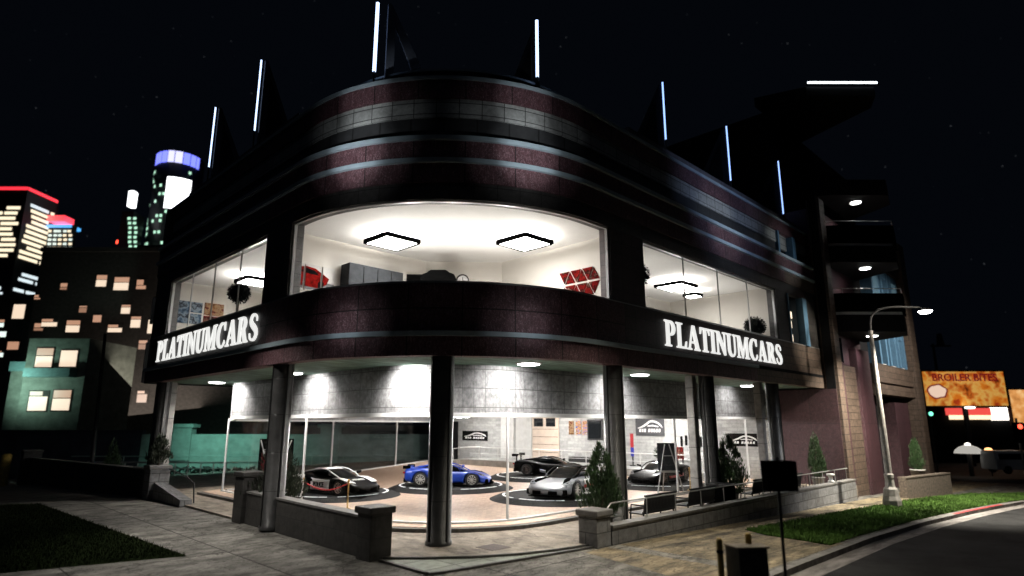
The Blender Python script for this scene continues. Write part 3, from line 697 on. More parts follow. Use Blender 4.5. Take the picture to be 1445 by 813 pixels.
for x, y, lb in SL:
    if (x, y) != (11.55, 16.4): soffit_lamp(x, y, lb)
    # light thrown on the tiled band and the paving
    n = Vector((CX - x, CY - y, 0)); 
    if x < 11 and y > CY: n = Vector((1, 0, 0))
    if y < 14 and x > CX: n = Vector((0, 1, 0))
    n.normalize()
    lamp('SPOT', 'soffit_spot', (x, y, 5.0), 860 if x < 30 else 300, (1, .97, .93), (x + n.x * 1.25, y + n.y * 1.25, 3.9), spot_size=R(124), spot_blend=.8, shadow_soft_size=.12)
    lamp('SPOT', 'soffit_downlight', (x, y, 5.0), 620 if x < 30 else 220, (1, .94, .86), (x, y, 0), spot_size=R(150), spot_blend=.6, shadow_soft_size=.15)
def room_lamp(x, y, label, z=9.6, group='square lamps in the upper rooms', first=[]):
    if first: return dup(first[0], (x, y, 9.8), None, label)
    root = thing('ceiling_light', label, 'ceiling light', (x, y, 9.8), 0, group); first.append(root); s = .7
    m = MB()
    for sg in (-1, 1): m.box(x - s, x + s, y + sg * s - .06, y + sg * s + .06, z - .12, z + .02); m.box(x + sg * s - .06, x + sg * s + .06, y - s + .06, y + s - .06, z - .12, z + .02)
    m.build('frame', 'black', root)
    m = MB(); m.box(x - s + .065, x - .012, y - s + .065, y - .012, z - .115, z - .09); m.box(x + .012, x + s - .065, y - s + .065, y - .012, z - .115, z - .09); m.box(x - s + .065, x - .012, y + .012, y + s - .065, z - .115, z - .09); m.box(x + .012, x + s - .065, y + .012, y + s - .065, z - .115, z - .09)
    m.build('diffuser', 'panel_glow', root)
    m = MB(); m.box(x - s + .065, x + s - .065, y - s + .065, y + s - .065, z - .015, z + .015); m.build('ceiling_fill', 'panel_up', root)  # upward glow added to brighten the ceiling
    m = MB()
    for a in (-.4, .4): m.tube((x + a, y, z - .03), (x + a, y, 9.8), .02, n=6)
    m.build('hanger', 'black', root)
room_lamp(11.95, 17.9, 'square black framed ceiling light on the left in the rounded corner room')
room_lamp(15.35, 14.6, 'square black framed ceiling light on the right in the rounded corner room')
room_lamp(11.2, 27.6, 'square black framed ceiling light in the left room')
room_lamp(25.6, 14.5, 'nearer black framed ceiling light in the right room')
rl_ = room_lamp(28.1, 15.0, 'farther black framed ceiling light in the right room, partly hidden'); rl_.scale = (.5, .5, 1)
for x, y, e in ((12.3, 17.3, 330), (14.8, 14.9, 330), (13.4, 16.2, 330), (11.2, 27.6, 300), (11.2, 23.5, 220), (25.6, 14.5, 330), (21, 14.2, 260), (28, 14, 180)): lamp('POINT', 'room_fill', (x, y, 7.7), e * .50, (1, .955, .89), shadow_soft_size=.12)  # unseen fill points, added because the square lamps leave the upper walls dim
# ground-floor showroom: recessed strips that light the cars
def strip_light(x, y, label, first=[]):
    if first: return dup(first[0], (x, y, 3.75), None, label)
    root = thing('ceiling_strip', label, 'ceiling light', (x, y, 3.75), 0, 'recessed lamps over the cars'); first.append(root)
    m = MB(); m.box(x - .6, x + .6, y - .6, y + .6, 3.70, 3.75); m.build('housing', 'white_metal', root)
    m = MB(); m.box(x - .55, x + .55, y - .55, y + .55, 3.685, 3.70); m.build('diffuser', 'strip_glow', root)
for x, y, w in ((15, 23.5, 'police car'), (20, 24.5, 'blue car'), (20, 18, 'silver car'), (27.5, 25, 'dark winged car'), (28, 18, 'black and red car'), (32.3, 20.5, 'back wall desk'), (31.8, 29, 'back wall door'), (31.5, 37, 'rear corner')):
    lamp('POINT', 'showroom_fill', (x, y, 3.6), 640 if x > 30 else 300, (1, .96, .92), shadow_soft_size=.06)  # added fill point to brighten floor, walls and cars
    strip_light(x, y, 'flat lamp in the showroom ceiling above the ' + w)

# ------------------------------------------------------------------ tower on the right
T = thing('tower_block', 'tall dark tower block with tan brick pier, purple wall and black balconies', 'building', (44, 12, -1))
def tp(mb, name, m_, **k): return mb.build(name, m_, T, **k)
YT = 10.8
m = MB(); m.box(35.68, 52, 13.4, 30, -1.6, 22.0); m.box(41.9, 52, 12.0, 13.4, -1.6, 5.0); tp(m, 'tower_core', 'black_wall')
m = MB(); m.box(35.25, 36.05, YT, 11.5, -1.6, 15.6); tp(m, 'pier', 'tan_tile')
m = MB(); m.box(35.2, 35.248, YT + .15, 14.55, -1.2, 5.0); tp(m, 'side_wall', 'purple_wall')
m = MB(); m.box(35.2, 35.248, YT + .15, 11.4, 5.001, 15.6); tp(m, 'side_wall', 'black_wall')  # shaded side of the pier, shade put into a thin black sheet
m = MB(); m.box(36.05, 36.65, YT + .12, 13.4, -1.6, 6.5); tp(m, 'purple_pier', 'purple_wall')
m = MB(); m.box(36.65, 39.5, YT + .35, 13.4, -1.6, 6.4); tp(m, 'wall', 'tan_tile')
m = MB(); m.box(39.5, 41.9, YT + .2, 13.4, -1.6, 7.5); tp(m, 'purple_pier', 'purple_wall')
m = MB(); m.box(36.05, 41.9, YT + .6, 13.4, 6.5, 15.4); tp(m, 'wall', 'purple_wall')
m = MB(); m.box(36.9, 38.3, YT + .55, YT + .62, 6.6, 8.0); tp(m, 'window', 'dark_glass')
m = MB(); m.box(47.6, 51.0, YT + .5, 12.0, -1.6, 4.6); tp(m, 'purple_pier', 'purple_wall')
m = MB(); m.box(44.2, 45.4, YT + 1.1, 12.0, -1.6, 4.6); tp(m, 'purple_pier', 'purple_wall')
for z0, z1 in ((5.0, 5.62), (5.75, 6.9), (9.5, 10.2), (10.35, 11.2), (13.6, 14.6)):
    m = MB(); m.box(43, 52, YT + .1, 12.4, z0, z1); tp(m, 'brick_band', 'tan_tile')
m = MB(); m.box(43, 52, YT + .9, 12.4, 6.9, 13.6); tp(m, 'wall', 'black_wall')
for z0, z1, lit in ((6.95, 9.45, 0), (11.25, 13.55, 1)):
    for i, x in enumerate((44.6, 46.9, 49.2)):
        m = MB(); m.box(x, x + .3, YT + .2, YT + .9, z0, z1); m.box(x + 1.5, x + 1.8, YT + .2, YT + .9, z0, z1); m.box(x + .3, x + 1.5, YT + .25, YT + .9, z1 - .5, z1)
        f = tp(m, 'window', 'blue_lit_frame')
        g = MB(); g.box(x + .3, x + 1.5, YT + .84, YT + .89, z0, z1 - .5); g.build('pane', 'cream_win' if (lit and i != 1) else 'dark_glass', f)
        g = MB(); g.box(x + .3, x + 1.5, YT + .3, YT + .84, z0, z0 + .06); g.build('sill', 'white_metal', f)
m = MB(); m.box(51.8, 53.2, YT - .1, 12.6, -1.6, 16.4); tp(m, 'pier', 'tan_tile')
m = MB(); m.box(42.0, 47.6, 11.99, 12.0, .0, 3.2); tp(m, 'entrance_glazing', 'dark_glass')
for z in (12.1, 8.15, 16.1):
    bl = [(36.3, YT + .55), (36.75, 10.55), (39.1, 8.25), (41.0, 8.6), (42.6, YT + .55)]
    m = MB(); m.prism(bl, z, z + .95); sl = tp(m, 'balcony', 'black_wall')
    if z < 16:
        m = MB(); inn = [(36.35, YT + .6), (36.78, 10.62), (39.12, 8.33), (40.95, 8.68), (42.5, YT + .6)]
        m.prism(inn, z + .95, z + 1.12); m.build('slab_edge', 'white_stone', sl)
        m = MB()
        for a, b in zip(bl, bl[1:]): m.bar(a, b, .12, z + 1.12, z + 2.15)
        m.build('balustrade', 'black', sl)
        m = MB()
        for a, b in zip(bl[:-1], bl[1:]): m.tube((*a, z + 2.42), (*b, z + 2.42), .025, n=6)
        for a in bl[:-1]: m.tube((*a, z + 2.1), (*a, z + 2.42), .02, n=6)
        m.build('handrail', 'white_metal', sl)
for (x, y, z), lb in zip(((39.0, 9.9, 16.1), (39.2, 9.9, 12.1), (39.3, 10.0, 8.15)), ('topmost lit lamp under the tower balcony roof', 'lit lamp under the upper tower balcony', 'lit lamp under the lower tower balcony by the street lamp')):
    root = thing('ceiling_light', lb, 'ceiling light', (x, y, z), 0, 'lamps under the tower balconies')
    m = MB(); m.lathe([(0, z), (.36, z), (.34, z - .05), (0, z - .05)], (x, y, 0), 8, smooth=False); m.build('housing', 'white_metal', root)
    m = MB(); m.lathe([(0, z - .052), (.3, z - .052), (.28, z - .08), (0, z - .08)], (x, y, 0), 8, smooth=False); m.build('diffuser', 'soffit_glow', root)
    lamp('SPOT', 'balcony_downlight', (x, y, z - .12), 160 if z > 9 else 420, (1, .93, .88), (x, y + .5, 0), spot_size=R(140), spot_blend=.7, shadow_soft_size=.2)
root = thing('roof_fin', 'horizontal white light tube on top of the dark tower', 'roof light', (38, 9.5, 22.9), 0)
m = MB(); m.tube((36.5, 11.02, 23.34), (39.45, 8.07, 23.34), .09, n=10); m.build('tube', 'tube_white', root) if 'tube_white' in MATS else (emitter('tube_white', (.80, .90, 1), 3), m.build('tube', 'tube_white', root))
m = MB(); m.bar((36.4, 11.12), (39.55, 7.97), .12, 23.2, 23.26); m.build('holder', 'dark_metal', root)
m = MB(); m.prism([(35.7, 14), (36.6, 11.2), (39.55, 8.25), (41, 8.9), (43, 14)], 22.6, 23.2); tp(m, 'tower_cap', 'black_wall')

# ------------------------------------------------------------------ low walls and pillars
def pillar(x, y, w, h, z0, label, m_='wall_dark'):
    root = thing('wall_pillar', label, 'pillar', (x, y, z0), 0, 'square pillars of the garden walls')
    m = MB(); m.box(x - w / 2, x + w / 2, y - w / 2, y + w / 2, z0 - .4, z0 + h - .16); m.build('shaft', m_, root, bevel=.02)
    m = MB(); m.box(x - w / 2 - .06, x + w / 2 + .06, y - w / 2 - .06, y + w / 2 + .06, z0 + h - .16, z0 + h); m.build('cap', 'wall_cap' if m_ != 'wall_dark' else 'wall_dark', root, bevel=.03)
pillar(9.0, 13.7, .62, 1.22, 0, 'square dark pillar at the near end of the left garden wall')
pillar(9.2, 21.7, .7, 1.62, 0, 'tall dark pillar at the far end of the near left wall, before the column')
pillar(14.1, 10.85, .62, .94, 0, 'square grey pillar at the near end of the right terrace wall', 'wall_grey')
pillar(9.05, 31.1, .8, 1.42, 0, 'grey pillar at the left entrance carrying a potted shrub', 'wall_grey')
pillar(8.4, 58.5, 1.1, 2.5, -1.2, 'dark pillar at the far left end of the long left wall')
def lowwall(p, q, w, z0f, h0, h1, label, m_='wall_dark', cap='wall_cap'):
    root = thing('garden_wall', label, 'wall', (p[0], p[1], 0), 0)
    mx = 10; P = [(p[0] + (q[0] - p[0]) * i / mx, p[1] + (q[1] - p[1]) * i / mx) for i in range(mx + 1)]
    m = MB(); c = MB()
    for i in range(mx):
        ha = h0 + (h1 - h0) * i / mx; hb = h0 + (h1 - h0) * (i + 1) / mx
        a, b = P[i], P[i + 1]
        f = lambda x, y, a=a, b=b, ha=ha, hb=hb: ha + (hb - ha) * (((x - a[0]) * (b[0] - a[0]) + (y - a[1]) * (b[1] - a[1])) / ((b[0] - a[0]) ** 2 + (b[1] - a[1]) ** 2))
        m.bar(a, b, w, lambda x, y: zt(x, y) - .3, lambda x, y, f=f: f(x, y) - .06); c.bar(a, b, w + .06, lambda x, y, f=f: f(x, y) - .06, f)
    m.build('wall_body', m_, root); c.build('coping', cap, root)
lowwall((9.0, 14.05), (9.15, 21.3), .34, 0, .98, 1.02, 'low dark garden wall in front of the police car', 'wall_dark')
lowwall((8.9, 31.6), (8.5, 57.8), .4, 0, 1.25, .78, 'long dark low wall along the far left path')
lowwall((14.45, 10.7), (35.2, 10.7), .34, 0, .5, .48, 'long grey block retaining wall below the terrace railing', 'wall_grey', 'wall_cap')
lowwall((38.9, 9.35), (44.0, 8.3), .4, 0, .42, .45, 'low brown planter wall by the far right steps', 'planter_stone', 'planter_stone')
root = thing('garden_wall', 'stepped low wall foot with a handrail at the left entrance', 'wall', (9.3, 29.8, 0))
m = MB(); m.prism([(8.85, 30.7), (9.3, 30.7), (9.3, 27.2), (8.85, 27.2)], -.1, lambda x, y: .25 + .13 * (y - 27.2)); m.build('wall_body', 'wall_grey', root)
m = MB(); m.path([(9.4, 30.7, 1.25), (9.4, 28.4, 1.05), (9.4, 27.5, .85), (9.4, 27.3, .1)], .03); m.build('handrail', 'dark_metal', root)
# terrace railing
root = thing('terrace_railing', 'thin dark metal railing standing on the right retaining wall', 'railing', (14.6, 10.78, .5))
m = MB()
m.path([(14.55, 10.8, .5), (14.55, 10.8, .85), (14.8, 10.8, 1.03), (35.0, 10.8, 1.0)], .022)
for i in range(12): x = 16.6 + i * 1.65; m.tube((x, 10.8, .45), (x, 10.8, 1.0), .016, n=6)
m.build('rail', 'frame_metal', root)
m = MB()
for i in range(18): x = 28.6 + i * .36; m.tube((x, 10.8, .45), (x, 10.8, 1.0), .012, n=6)
m.build('baluster', 'dark_metal', root)
def bench(x, y, rot, label, w=1.9, first=[]):
    if first: return dup(first[0], (x, y, .07), rot, label)
    root = thing('terrace_bench', label, 'bench', (x, y, .07), rot, 'dark mesh benches on the terrace'); first.append(root)
    m = MB()
    m.box(-w / 2, w / 2, -.25, .25, .40, .44); m.build('seat', 'dark_metal', root, True, .01)
    m = MB()
    for i in range(22):
        xx = -w / 2 + .05 + i * (w - .1) / 21
        m.path([(xx - .02, -.26, .44), (xx + .03, -.30, .62), (xx - .02, -.33, .78), (xx + .02, -.36, .95)], .018, 5)
    m.add([(-w / 2 + .03, -.27, .46), (w / 2 - .03, -.27, .46), (w / 2 - .03, -.372, .95), (-w / 2 + .03, -.372, .95)], [(0, 1, 2, 3)]); m.tube((-w / 2, -.36, .96), (w / 2, -.36, .96), .025); m.tube((-w / 2, -.27, .46), (w / 2, -.27, .46), .025); m.build('backrest', 'dark_metal', root, True)
    for sx in (-1, 1):
        m = MB(); xx = sx * (w / 2 - .08); m.path([(xx, -.36, .96), (xx, -.24, .42), (xx, -.3, 0)], .025); m.path([(xx, .22, .42), (xx, .26, 0)], .025); m.path([(xx, -.3, .66), (xx, .2, .66), (xx, .22, .42)], .02)
        m.build('leg', 'dark_metal', root, True)
    return root
bench(17.9, 11.45, 0, 'dark mesh bench behind the railing, nearest the corner column')
bench(20.6, 11.45, 0, 'dark mesh bench second from the corner column, beside the black litter box')
bench(25.6, 11.45, 0, 'dark mesh bench on the terrace right of the bushy shrub')
bench(28.8, 11.45, 0, 'dark mesh bench at the far right of the terrace')
root = thing('litter_bin', 'black square litter box on the terrace left of the bushy shrub', 'bin', (22.6, 11.4, .07))
m = MB(); m.box(22.2, 23.0, 11.05, 11.75, .07, .95); m.build('body', 'black', root, bevel=.05)
m = MB(); m.box(22.15, 23.05, 11.0, 11.8, .95, 1.02); m.build('lid', 'dark_metal', root, bevel=.02)
root = thing('patio_chair', 'thin metal patio chair beside the right corner column', 'chair', (15.9, 11.6, .07))
m = MB(); m.box(-.25, .25, -.25, .25, .43, .46); m.build('seat', 'frame_metal', root, True)
m = MB(); m.path([(-.25, -.25, .45), (-.27, -.3, .9), (-.1, -.33, 1.05), (.1, -.33, 1.05), (.27, -.3, .9), (.25, -.25, .45)], .02); m.build('backrest', 'frame_metal', root, True)
for a, b in ((-1, -1), (1, -1), (-1, 1), (1, 1)): m = MB(); m.tube((a * .23, b * .23, .44), (a * .28, b * .28, 0), .018, n=6); m.build('leg', 'frame_metal', root, True)

# ------------------------------------------------------------------ shrubs
def shrub(x, y, z, h, r, label, leaf='leaf', pot='pot_grey', n=900, ph=.45, pr=.3, bushy=.62):
    rnd = random.Random(int(x * 100 + y * 10)); root = thing('potted_shrub', label, 'shrub', (x, y, z), 0)
    if pot:
        m = MB(); m.lathe([(0, 0), (pr * .75, 0), (pr, ph), (pr * 1.08, ph), (pr * 1.08, ph + .06), (pr * .9, ph + .06), (pr * .9, ph - .02), (0, ph - .02)], (x, y, z), 16); m.build('pot', pot, root)
    z1 = z + (ph if pot else 0)
    m = MB(); m.tube((x, y, z1 - .1), (x, y, z1 + h * .7), .05, .015, 7); m.build('trunk', 'bark', root)
    m = MB()
    # a few leaning sprays make the outline uneven
    sprays = [(rnd.uniform(0, 6.28), rnd.uniform(.0, .85), rnd.uniform(.8, 1.25)) for _ in range(26)]
    for i in range(int(n * 2.2)):
        a0, t0, k = sprays[i % 26]
        t = min(.99, max(0, rnd.gauss(t0, .09))); a = rnd.gauss(a0, .45)
        rr = r * (1 - t) ** bushy * k * rnd.uniform(.35, 1.05) + .02
        if t < .12: rr *= .55 + t * 4
        px, py, pz = x + rr * math.cos(a), y + rr * math.sin(a), z1 + .05 + t * h + rnd.uniform(0, .09)
        s = rnd.uniform(.045, .10) * (1.1 - .4 * t); aa = a + rnd.uniform(-.9, .9)
        d = Vector((math.cos(aa) * .6, math.sin(aa) * .6, rnd.uniform(.9, 2.2))).normalized(); w = d.orthogonal().normalized(); w.rotate(Matrix.Rotation(rnd.uniform(0, 3.1), 3, d))
        p = Vector((px, py, pz)); q = rnd.random()
        m.add([p - w * s * .35, p + d * s * .8, p + w * s * .35, p + d * s * 1.9], [(0, 1, 2), (0, 3, 1), (1, 3, 2)], [[(q * 3, q * 7)] * 3] * 3)
    m.build('crown', leaf, root)
shrub(15.4, 11.55, .07, 2.0, .62, 'tall conical green shrub beside the right corner column', n=1700)
shrub(23.9, 11.7, .07, 2.15, .75, 'tall bushy conical shrub on the terrace in front of the black car', n=1700)
shrub(9.85, 21.1, .07, 2.1, .95, 'dark ragged shrub at the foot of the left column', 'leaf_dark', n=1500, bushy=.6)
shrub(9.05, 31.1, 1.42, 1.25, .5, 'small dark shrub on top of the left entrance pillar', 'leaf_dark', None, n=700)
shrub(10.6, 45.5, -.55, 2.3, .55, 'bright green conical shrub behind the long left wall', 'leaf', 'pot_grey', n=900)
shrub(34.0, 11.9, .07, 2.2, .38, 'small green shrub against the purple wall at the terrace end', n=1000)
shrub(42.4, 9.35, .0, 1.7, .40, 'shrub in a white pot on the planter wall at the tower', 'leaf', 'pot_white', n=800, ph=.6, pr=.38)
root = thing('garden_urn', 'small white ornament standing on the retaining wall end', 'ornament', (32.2, 10.7, .47))
m = MB(); m.lathe([(0, 0), (.14, 0), (.14, .1), (.08, .14), (.1, .3), (.18, .34), (.18, .42), (0, .42)], (32.2, 10.7, .47), 12); m.build('urn', 'pot_white', root)

# ------------------------------------------------------------------ street lamps, signs, cabinet
def bend(pts, n=6): return catmull([tuple(p) for p in pts], n)
root = thing('street_lamp', 'tall stone street lamp on the green verge with a curved arm over the road', 'street lamp', (33.6, 8.6, zt(33.6, 8.6)))
x, y, z = 33.6, 8.6, zt(33.6, 8.6)
m = MB(); m.lathe([(0, -.1), (.40, -.1), (.40, .25), (.34, .45), (.30, .75), (.22, .85), (.19, 1.2), (.21, 1.25), (.21, 1.4), (.16, 1.45)], (x, y, z), 8, smooth=False); m.build('base', 'concrete_post', root, bevel=.02)
m = MB(); m.lathe([(.155, 1.44), (.15, 3), (.10, 8.15), (0, 8.2)], (x, y, z), 12); m.build('post', 'concrete_post', root)
m = MB(); m.path(bend([(x, y, z + 8.1), (x + .02, y - .15, z + 8.9), (x + .3, y - .8, z + 9.25), (x + .9, y - 2.1, z + 9.15)]), .05); m.build('arm', 'dark_metal', root)
hx, hy, hz = x + .95, y - 2.2, z + 9.0
m = MB(); m.lathe([(0, .14), (.22, .1), (.36, 0), (.30, -.02), (0, -.02)], (hx, hy, hz), 12); m.build('lamp_head', 'dark_metal', root)
m = MB(); m.lathe([(0, -.02), (.3, -.022), (.22, -.12), (0, -.15)], (hx, hy, hz), 12); m.build('bulb', 'lamp_glow', root)
lamp('SPOT', 'street_lamp_light', (hx, hy, hz - .3), 13000, (1, .93, .78), (36.6, 8.2, 0), spot_size=R(116), spot_blend=.7, shadow_soft_size=.12)
lamp('SPOT', 'street_fill_spot', (44, 3.0, 9.5), 6500, (1, .93, .82), (46.8, 11.2, 7.0), spot_size=R(85), spot_blend=.8, shadow_soft_size=.2)  # added spot for the tower bands, no lamp stands here
lamp('SPOT', 'street_fill_spot', (34.0, 4.5, 9.5), 3000, (1, .90, .74), (33.6, 11.4, 7.6), spot_size=R(36), spot_blend=1, shadow_soft_size=.2)  # added spot brightening the right end of the facade
lamp('SPOT', 'street_fill_spot', (30.5, 3.0, 9.0), 2200, (.95, .96, 1), (30.2, 10.6, .2), spot_size=R(46), spot_blend=1, shadow_soft_size=.2)  # added spot lightening the terrace wall
root = thing('street_lamp', 'dark leaning lamp pole behind the long left wall', 'street lamp', (11.83, 56.05, -1.0))
m = MB(); m.tube((11.83, 56.05, -1.2), (11.5, 56.4, 10.1), .17, .11, 10); m.build('post', 'dark_metal', root)
m = MB(); m.lathe([(0, -.1), (.32, -.1), (.3, .4), (.2, .6), (0, .6)], (11.83, 56.05, -1.1), 10); m.build('base', 'dark_metal', root)
root = thing('sign_post', 'black square sign box on a thin post at the kerb, seen from behind', 'sign', (11.52, 4.75, -.1))
m = MB(); m.tube((11.52, 4.75, -.2), (11.5, 4.72, 2.1), .03, n=8); m.build('post', 'dark_metal', root)
dd = Vector((.37, -.38)).normalized(); cx_, cy_ = 11.56, 4.71
m = MB(); m.bar((cx_ - dd.x * .27, cy_ - dd.y * .27), (cx_ + dd.x * .27, cy_ + dd.y * .27), .3, 2.03, 2.55); m.build('sign_box', 'black', root, bevel=.015)
m = MB(); m.tube((11.55, 4.72, 2.55), (11.55, 4.72, 2.62), .03, n=8); m.build('bracket', 'dark_metal', root)
root = thing('utility_cabinet', 'low grey utility cabinet between two yellow bollards at the kerb', 'cabinet', (11.1, 5.2, 0))
m = MB(); m.prism([(10.86, 5.50), (10.74, 5.18), (11.16, 4.86), (11.38, 5.1)], -.05, 1.1); m.build('body', 'cabinet_green', root, bevel=.015)
m = MB(); m.prism([(10.87, 5.53), (10.70, 5.18), (11.15, 4.82), (11.42, 5.1)], 1.10, 1.13); m.build('lid', 'cabinet_lid_lit', root, bevel=.006)
for x, y, lb, h in ((10.72, 5.52, 'yellow bollard left of the grey utility cabinet', 1.24), (11.22, 5.22, 'yellow bollard behind the grey utility cabinet', 1.30)):
    root = thing('bollard', lb, 'bollard', (x, y, 0), 0, 'yellow bollards')
    m = MB(); m.lathe([(.055, -.1), (.055, h - .05), (.04, h), (0, h)], (x, y, 0), 14); m.build('post', 'yellow_paint', root)
    m = MB(); m.lathe([(.06, h * .8), (.06, h * .8 + .06)], (x, y, 0), 14); m.build('stripe', 'black', root)
root = thing('bollard', 'old yellow bollard at the far left end of the wall', 'bollard', (6.9, 58.0, -1.2), 0, 'yellow bollards')
m = MB(); m.lathe([(.3, -.1), (.3, 2.2), (.2, 2.3), (0, 2.3)], (6.9, 58.0, -1.2), 14); m.build('post', 'yellow_paint', root)
# rail fence along the far street
root = thing('rail_fence', 'pale metal rail fence along the street behind the left wall', 'fence', (14, 58, -.9))
a, b = Vector((13.5, 66, 0)), Vector((22, 57, 0)); m = MB()
for i in range(12): p = a.lerp(b, i / 11); m = MB(); m.tube((p.x, p.y, -1.2), (p.x, p.y, -.15), .05, n=6); m.build('post', 'frame_metal', root)
m = MB(); m.tube((a.x, a.y, -.1), (b.x, b.y, -.1), .07, n=6); m.tube((a.x, a.y, -.6), (b.x, b.y, -.6), .05, n=6); m.build('rail', 'frame_metal', root)

# ------------------------------------------------------------------ showroom cars
TAB = [(-2.25, .86, .36, .80, .83), (-2.15, .93, .24, .86, .89), (-1.8, .97, .16, .89, .93), (-1.35, 1.0, .15, .90, .95), (-.9, .98, .14, .86, .92), (-.3, .93, .13, .74, .80), (.4, .93, .13, .71, .74), (.9, .95, .13, .73, .73), (1.35, .97, .13, .74, .68), (1.8, .94, .13, .63, .58), (2.1, .86, .14, .52, .47), (2.32, .66, .17, .37, .36)]
def tabi(x):
    for a, b in zip(TAB, TAB[1:]):
        if a[0] <= x <= b[0] + 1e-9: t = (x - a[0]) / (b[0] - a[0]); return [a[i] + (b[i] - a[i]) * t for i in range(1, 5)]
def loft(mb, secs, smooth=True, close=True):
    n = len(secs[0]); vs = [p for s in secs for p in s]
    fs = [(k * n + i, (k + 1) * n + i, (k + 1) * n + (i + 1) % n, k * n + (i + 1) % n) for k in range(len(secs) - 1) for i in range(n if close else n - 1)]
    if close: fs += [list(range(n)), list(range((len(secs) - 1) * n, len(secs) * n))[::-1]]
    return mb.add(vs, fs, None, smooth)
def car(label, loc, rot, body, roofm, rimm='rim_silver', wing=None, police=False, stripes=False, red=False, roofh=1.0):
    root = thing('sports_car', label, 'car', loc, rot); root.scale = (.89, .89, .89)
    xs = sorted(set([t[0] for t in TAB] + [c + o for c in (-1.35, 1.35) for o in (-.44, -.40, -.3, -.16, 0, .16, .3, .40, .44)]))
    secs = []
    for x in xs:
        w, zb, zs, zc = tabi(x); za = zb + .02
        for c in (-1.35, 1.35):
            q = abs(x - c)
            if q < .41: za = max(za, .33 + math.sqrt(max(0, .41 ** 2 - q * q)) * .95)
        za = min(za, zs - .08)
        half = [(0, zb), (.62 * w, zb), (.64 * w, za), (w * .975, za), (w, za + (zs - za) * .55), (w * .94, zs), (w * .56, (zs + zc) / 2 + .012), (0, zc)]
        ring = [(x, y, z) for y, z in half] + [(x, -y, z) for y, z in half[-2:0:-1]]
        secs.append(ring)
    m = MB(); loft(m, secs); m.build('body', body, root, True, subsurf=2)
    gs = [(1.12, .60, .69, .50, .70), (.95, .66, .70, .52, .77), (.45, .76, .70, .54, 1.02), (.05, .78, .72, .53, 1.12), (-.45, .77, .76, .51, 1.135), (-1.0, .68, .85, .43, 1.06), (-1.6, .55, .90, .32, .97), (-1.9, .45, .88, .25, .90)]
    secs = []
    for x, wb, zb, wt, z in gs:
        z = zb + (z - zb) * roofh
        secs.append([(x, -wb, zb - .03), (x, wb, zb - .03), (x, wt + .02, z - .04), (x, wt - .12, z), (x, -wt + .12, z), (x, -wt - .02, z - .04)])
    m = MB(); loft(m, secs); m.build('cabin_glass', 'car_glass', root, True, subsurf=2)
    m = MB(); rs = []
    for x, wb, zb, wt, z in gs[3:]:
        z = zb + (z - zb) * roofh
        rs.append([(x, -wt * .96, z - .035), (x, -wt * .7, z + .006), (x, wt * .7, z + .006), (x, wt * .96, z - .035), (x, wt * .9, z - .06), (x, -wt * .9, z - .06)])
    loft(m, rs); m.build('roof', roofm, root, True)
    m = MB()
    for s in (-1, 1):                                   # windscreen pillars
        m.path([(1.1, s * .60, .72), (.7, s * .66, .91), (.3, s * .62, 1.06), (.0, s * .56, 1.115), (-.5, s * .54, 1.125), (-1.0, s * .52, 1.03), (-1.55, s * .5, .94)], .03, 6)
    m.build('pillar', roofm, root, True)
    for cx in (-1.35, 1.35):
        r = .36 if cx < 0 else .345
        for s in (-1, 1):
            y0 = s * .95; m = MB()
            m.lathe([(r * .62, -.13), (r * .9, -.13), (r, -.09), (r, .09), (r * .9, .13), (r * .62, .13)], (cx, s * .84, r), 28, axis='y'); m.lathe([(0, -.02), (r * .62, -.02)], (cx, s * .84 - 0, r), 20, axis='y')
            wh = m.build('wheel', 'rubber', root, True)
            m = MB(); m.lathe([(r * .60, -.125), (r * .68, -.135), (r * .70, -.12)] if s > 0 else [(r * .60, .125), (r * .68, .135), (r * .70, .12)], (cx, s * .84, r), 28, axis='y')
            for i in range(10):
                a = 2 * math.pi * i / 10
                m.tube((cx + .05 * math.cos(a), s * .955, r + .05 * math.sin(a)), (cx + r * .64 * math.cos(a + .12), s * .965, r + r * .64 * math.sin(a + .12)), .017, .022, 5)
            m.tube((cx, s * .93, r), (cx, s * .975, r), .06, n=10)
            m.build('rim', rimm, wh, True)
    for s in (-1, 1):
        m = MB(); loft(m, [[(2.0, s * .55, .56), (2.0, s * .80, .545), (2.0, s * .80, .49), (2.0, s * .55, .50)], [(1.68, s * .78, .69), (1.68, s * .90, .66), (1.68, s * .9, .60), (1.68, s * .78, .62)]], False); m.build('headlight', 'lens', root, True)
        m = MB(); m.box(-2.29, -2.2, s * .45, s * .82, .66, .74); m.build('tail_light', 'tail_red', root, True)
        m = MB(); loft(m, [[(.62, s * .80, .86), (.75, s * .80, .86), (.75, s * .80, .95), (.62, s * .80, .97)], [(.66, s * 1.02, .90), (.76, s * 1.02, .90), (.76, s * 1.02, .98), (.66, s * 1.02, 1.0)]], False); m.tube((.7, s * .7, .8), (.7, s * .85, .9), .02, n=6); m.build('mirror', body, root, True)
        m = MB(); m.box(-.9, .9, s * .93, s * .99, .11, .20); m.build('side_skirt', 'black' if not stripes else 'paint_white', root, True, .015)
        # air intake behind the door
        m = MB(); loft(m, [[(-.45, s * .945, .45), (-.45, s * .945, .66), (-.45, s * .90, .66), (-.45, s * .90, .45)], [(-.8, s * 1.0, .38), (-.82, s * 1.0, .78), (-.82, s * .9, .78), (-.8, s * .9, .38)]], False); m.build('air_intake', 'black', root, True)
    m = MB(); loft(m, [[(1.95, -.9, .09), (1.95, .9, .09), (1.95, .9, .13), (1.95, -.9, .13)], [(2.42, -.62, .12), (2.42, .62, .12), (2.42, .62, .15), (2.42, -.62, .15)]], False); m.build('splitter', 'black', root, True)
    m = MB()
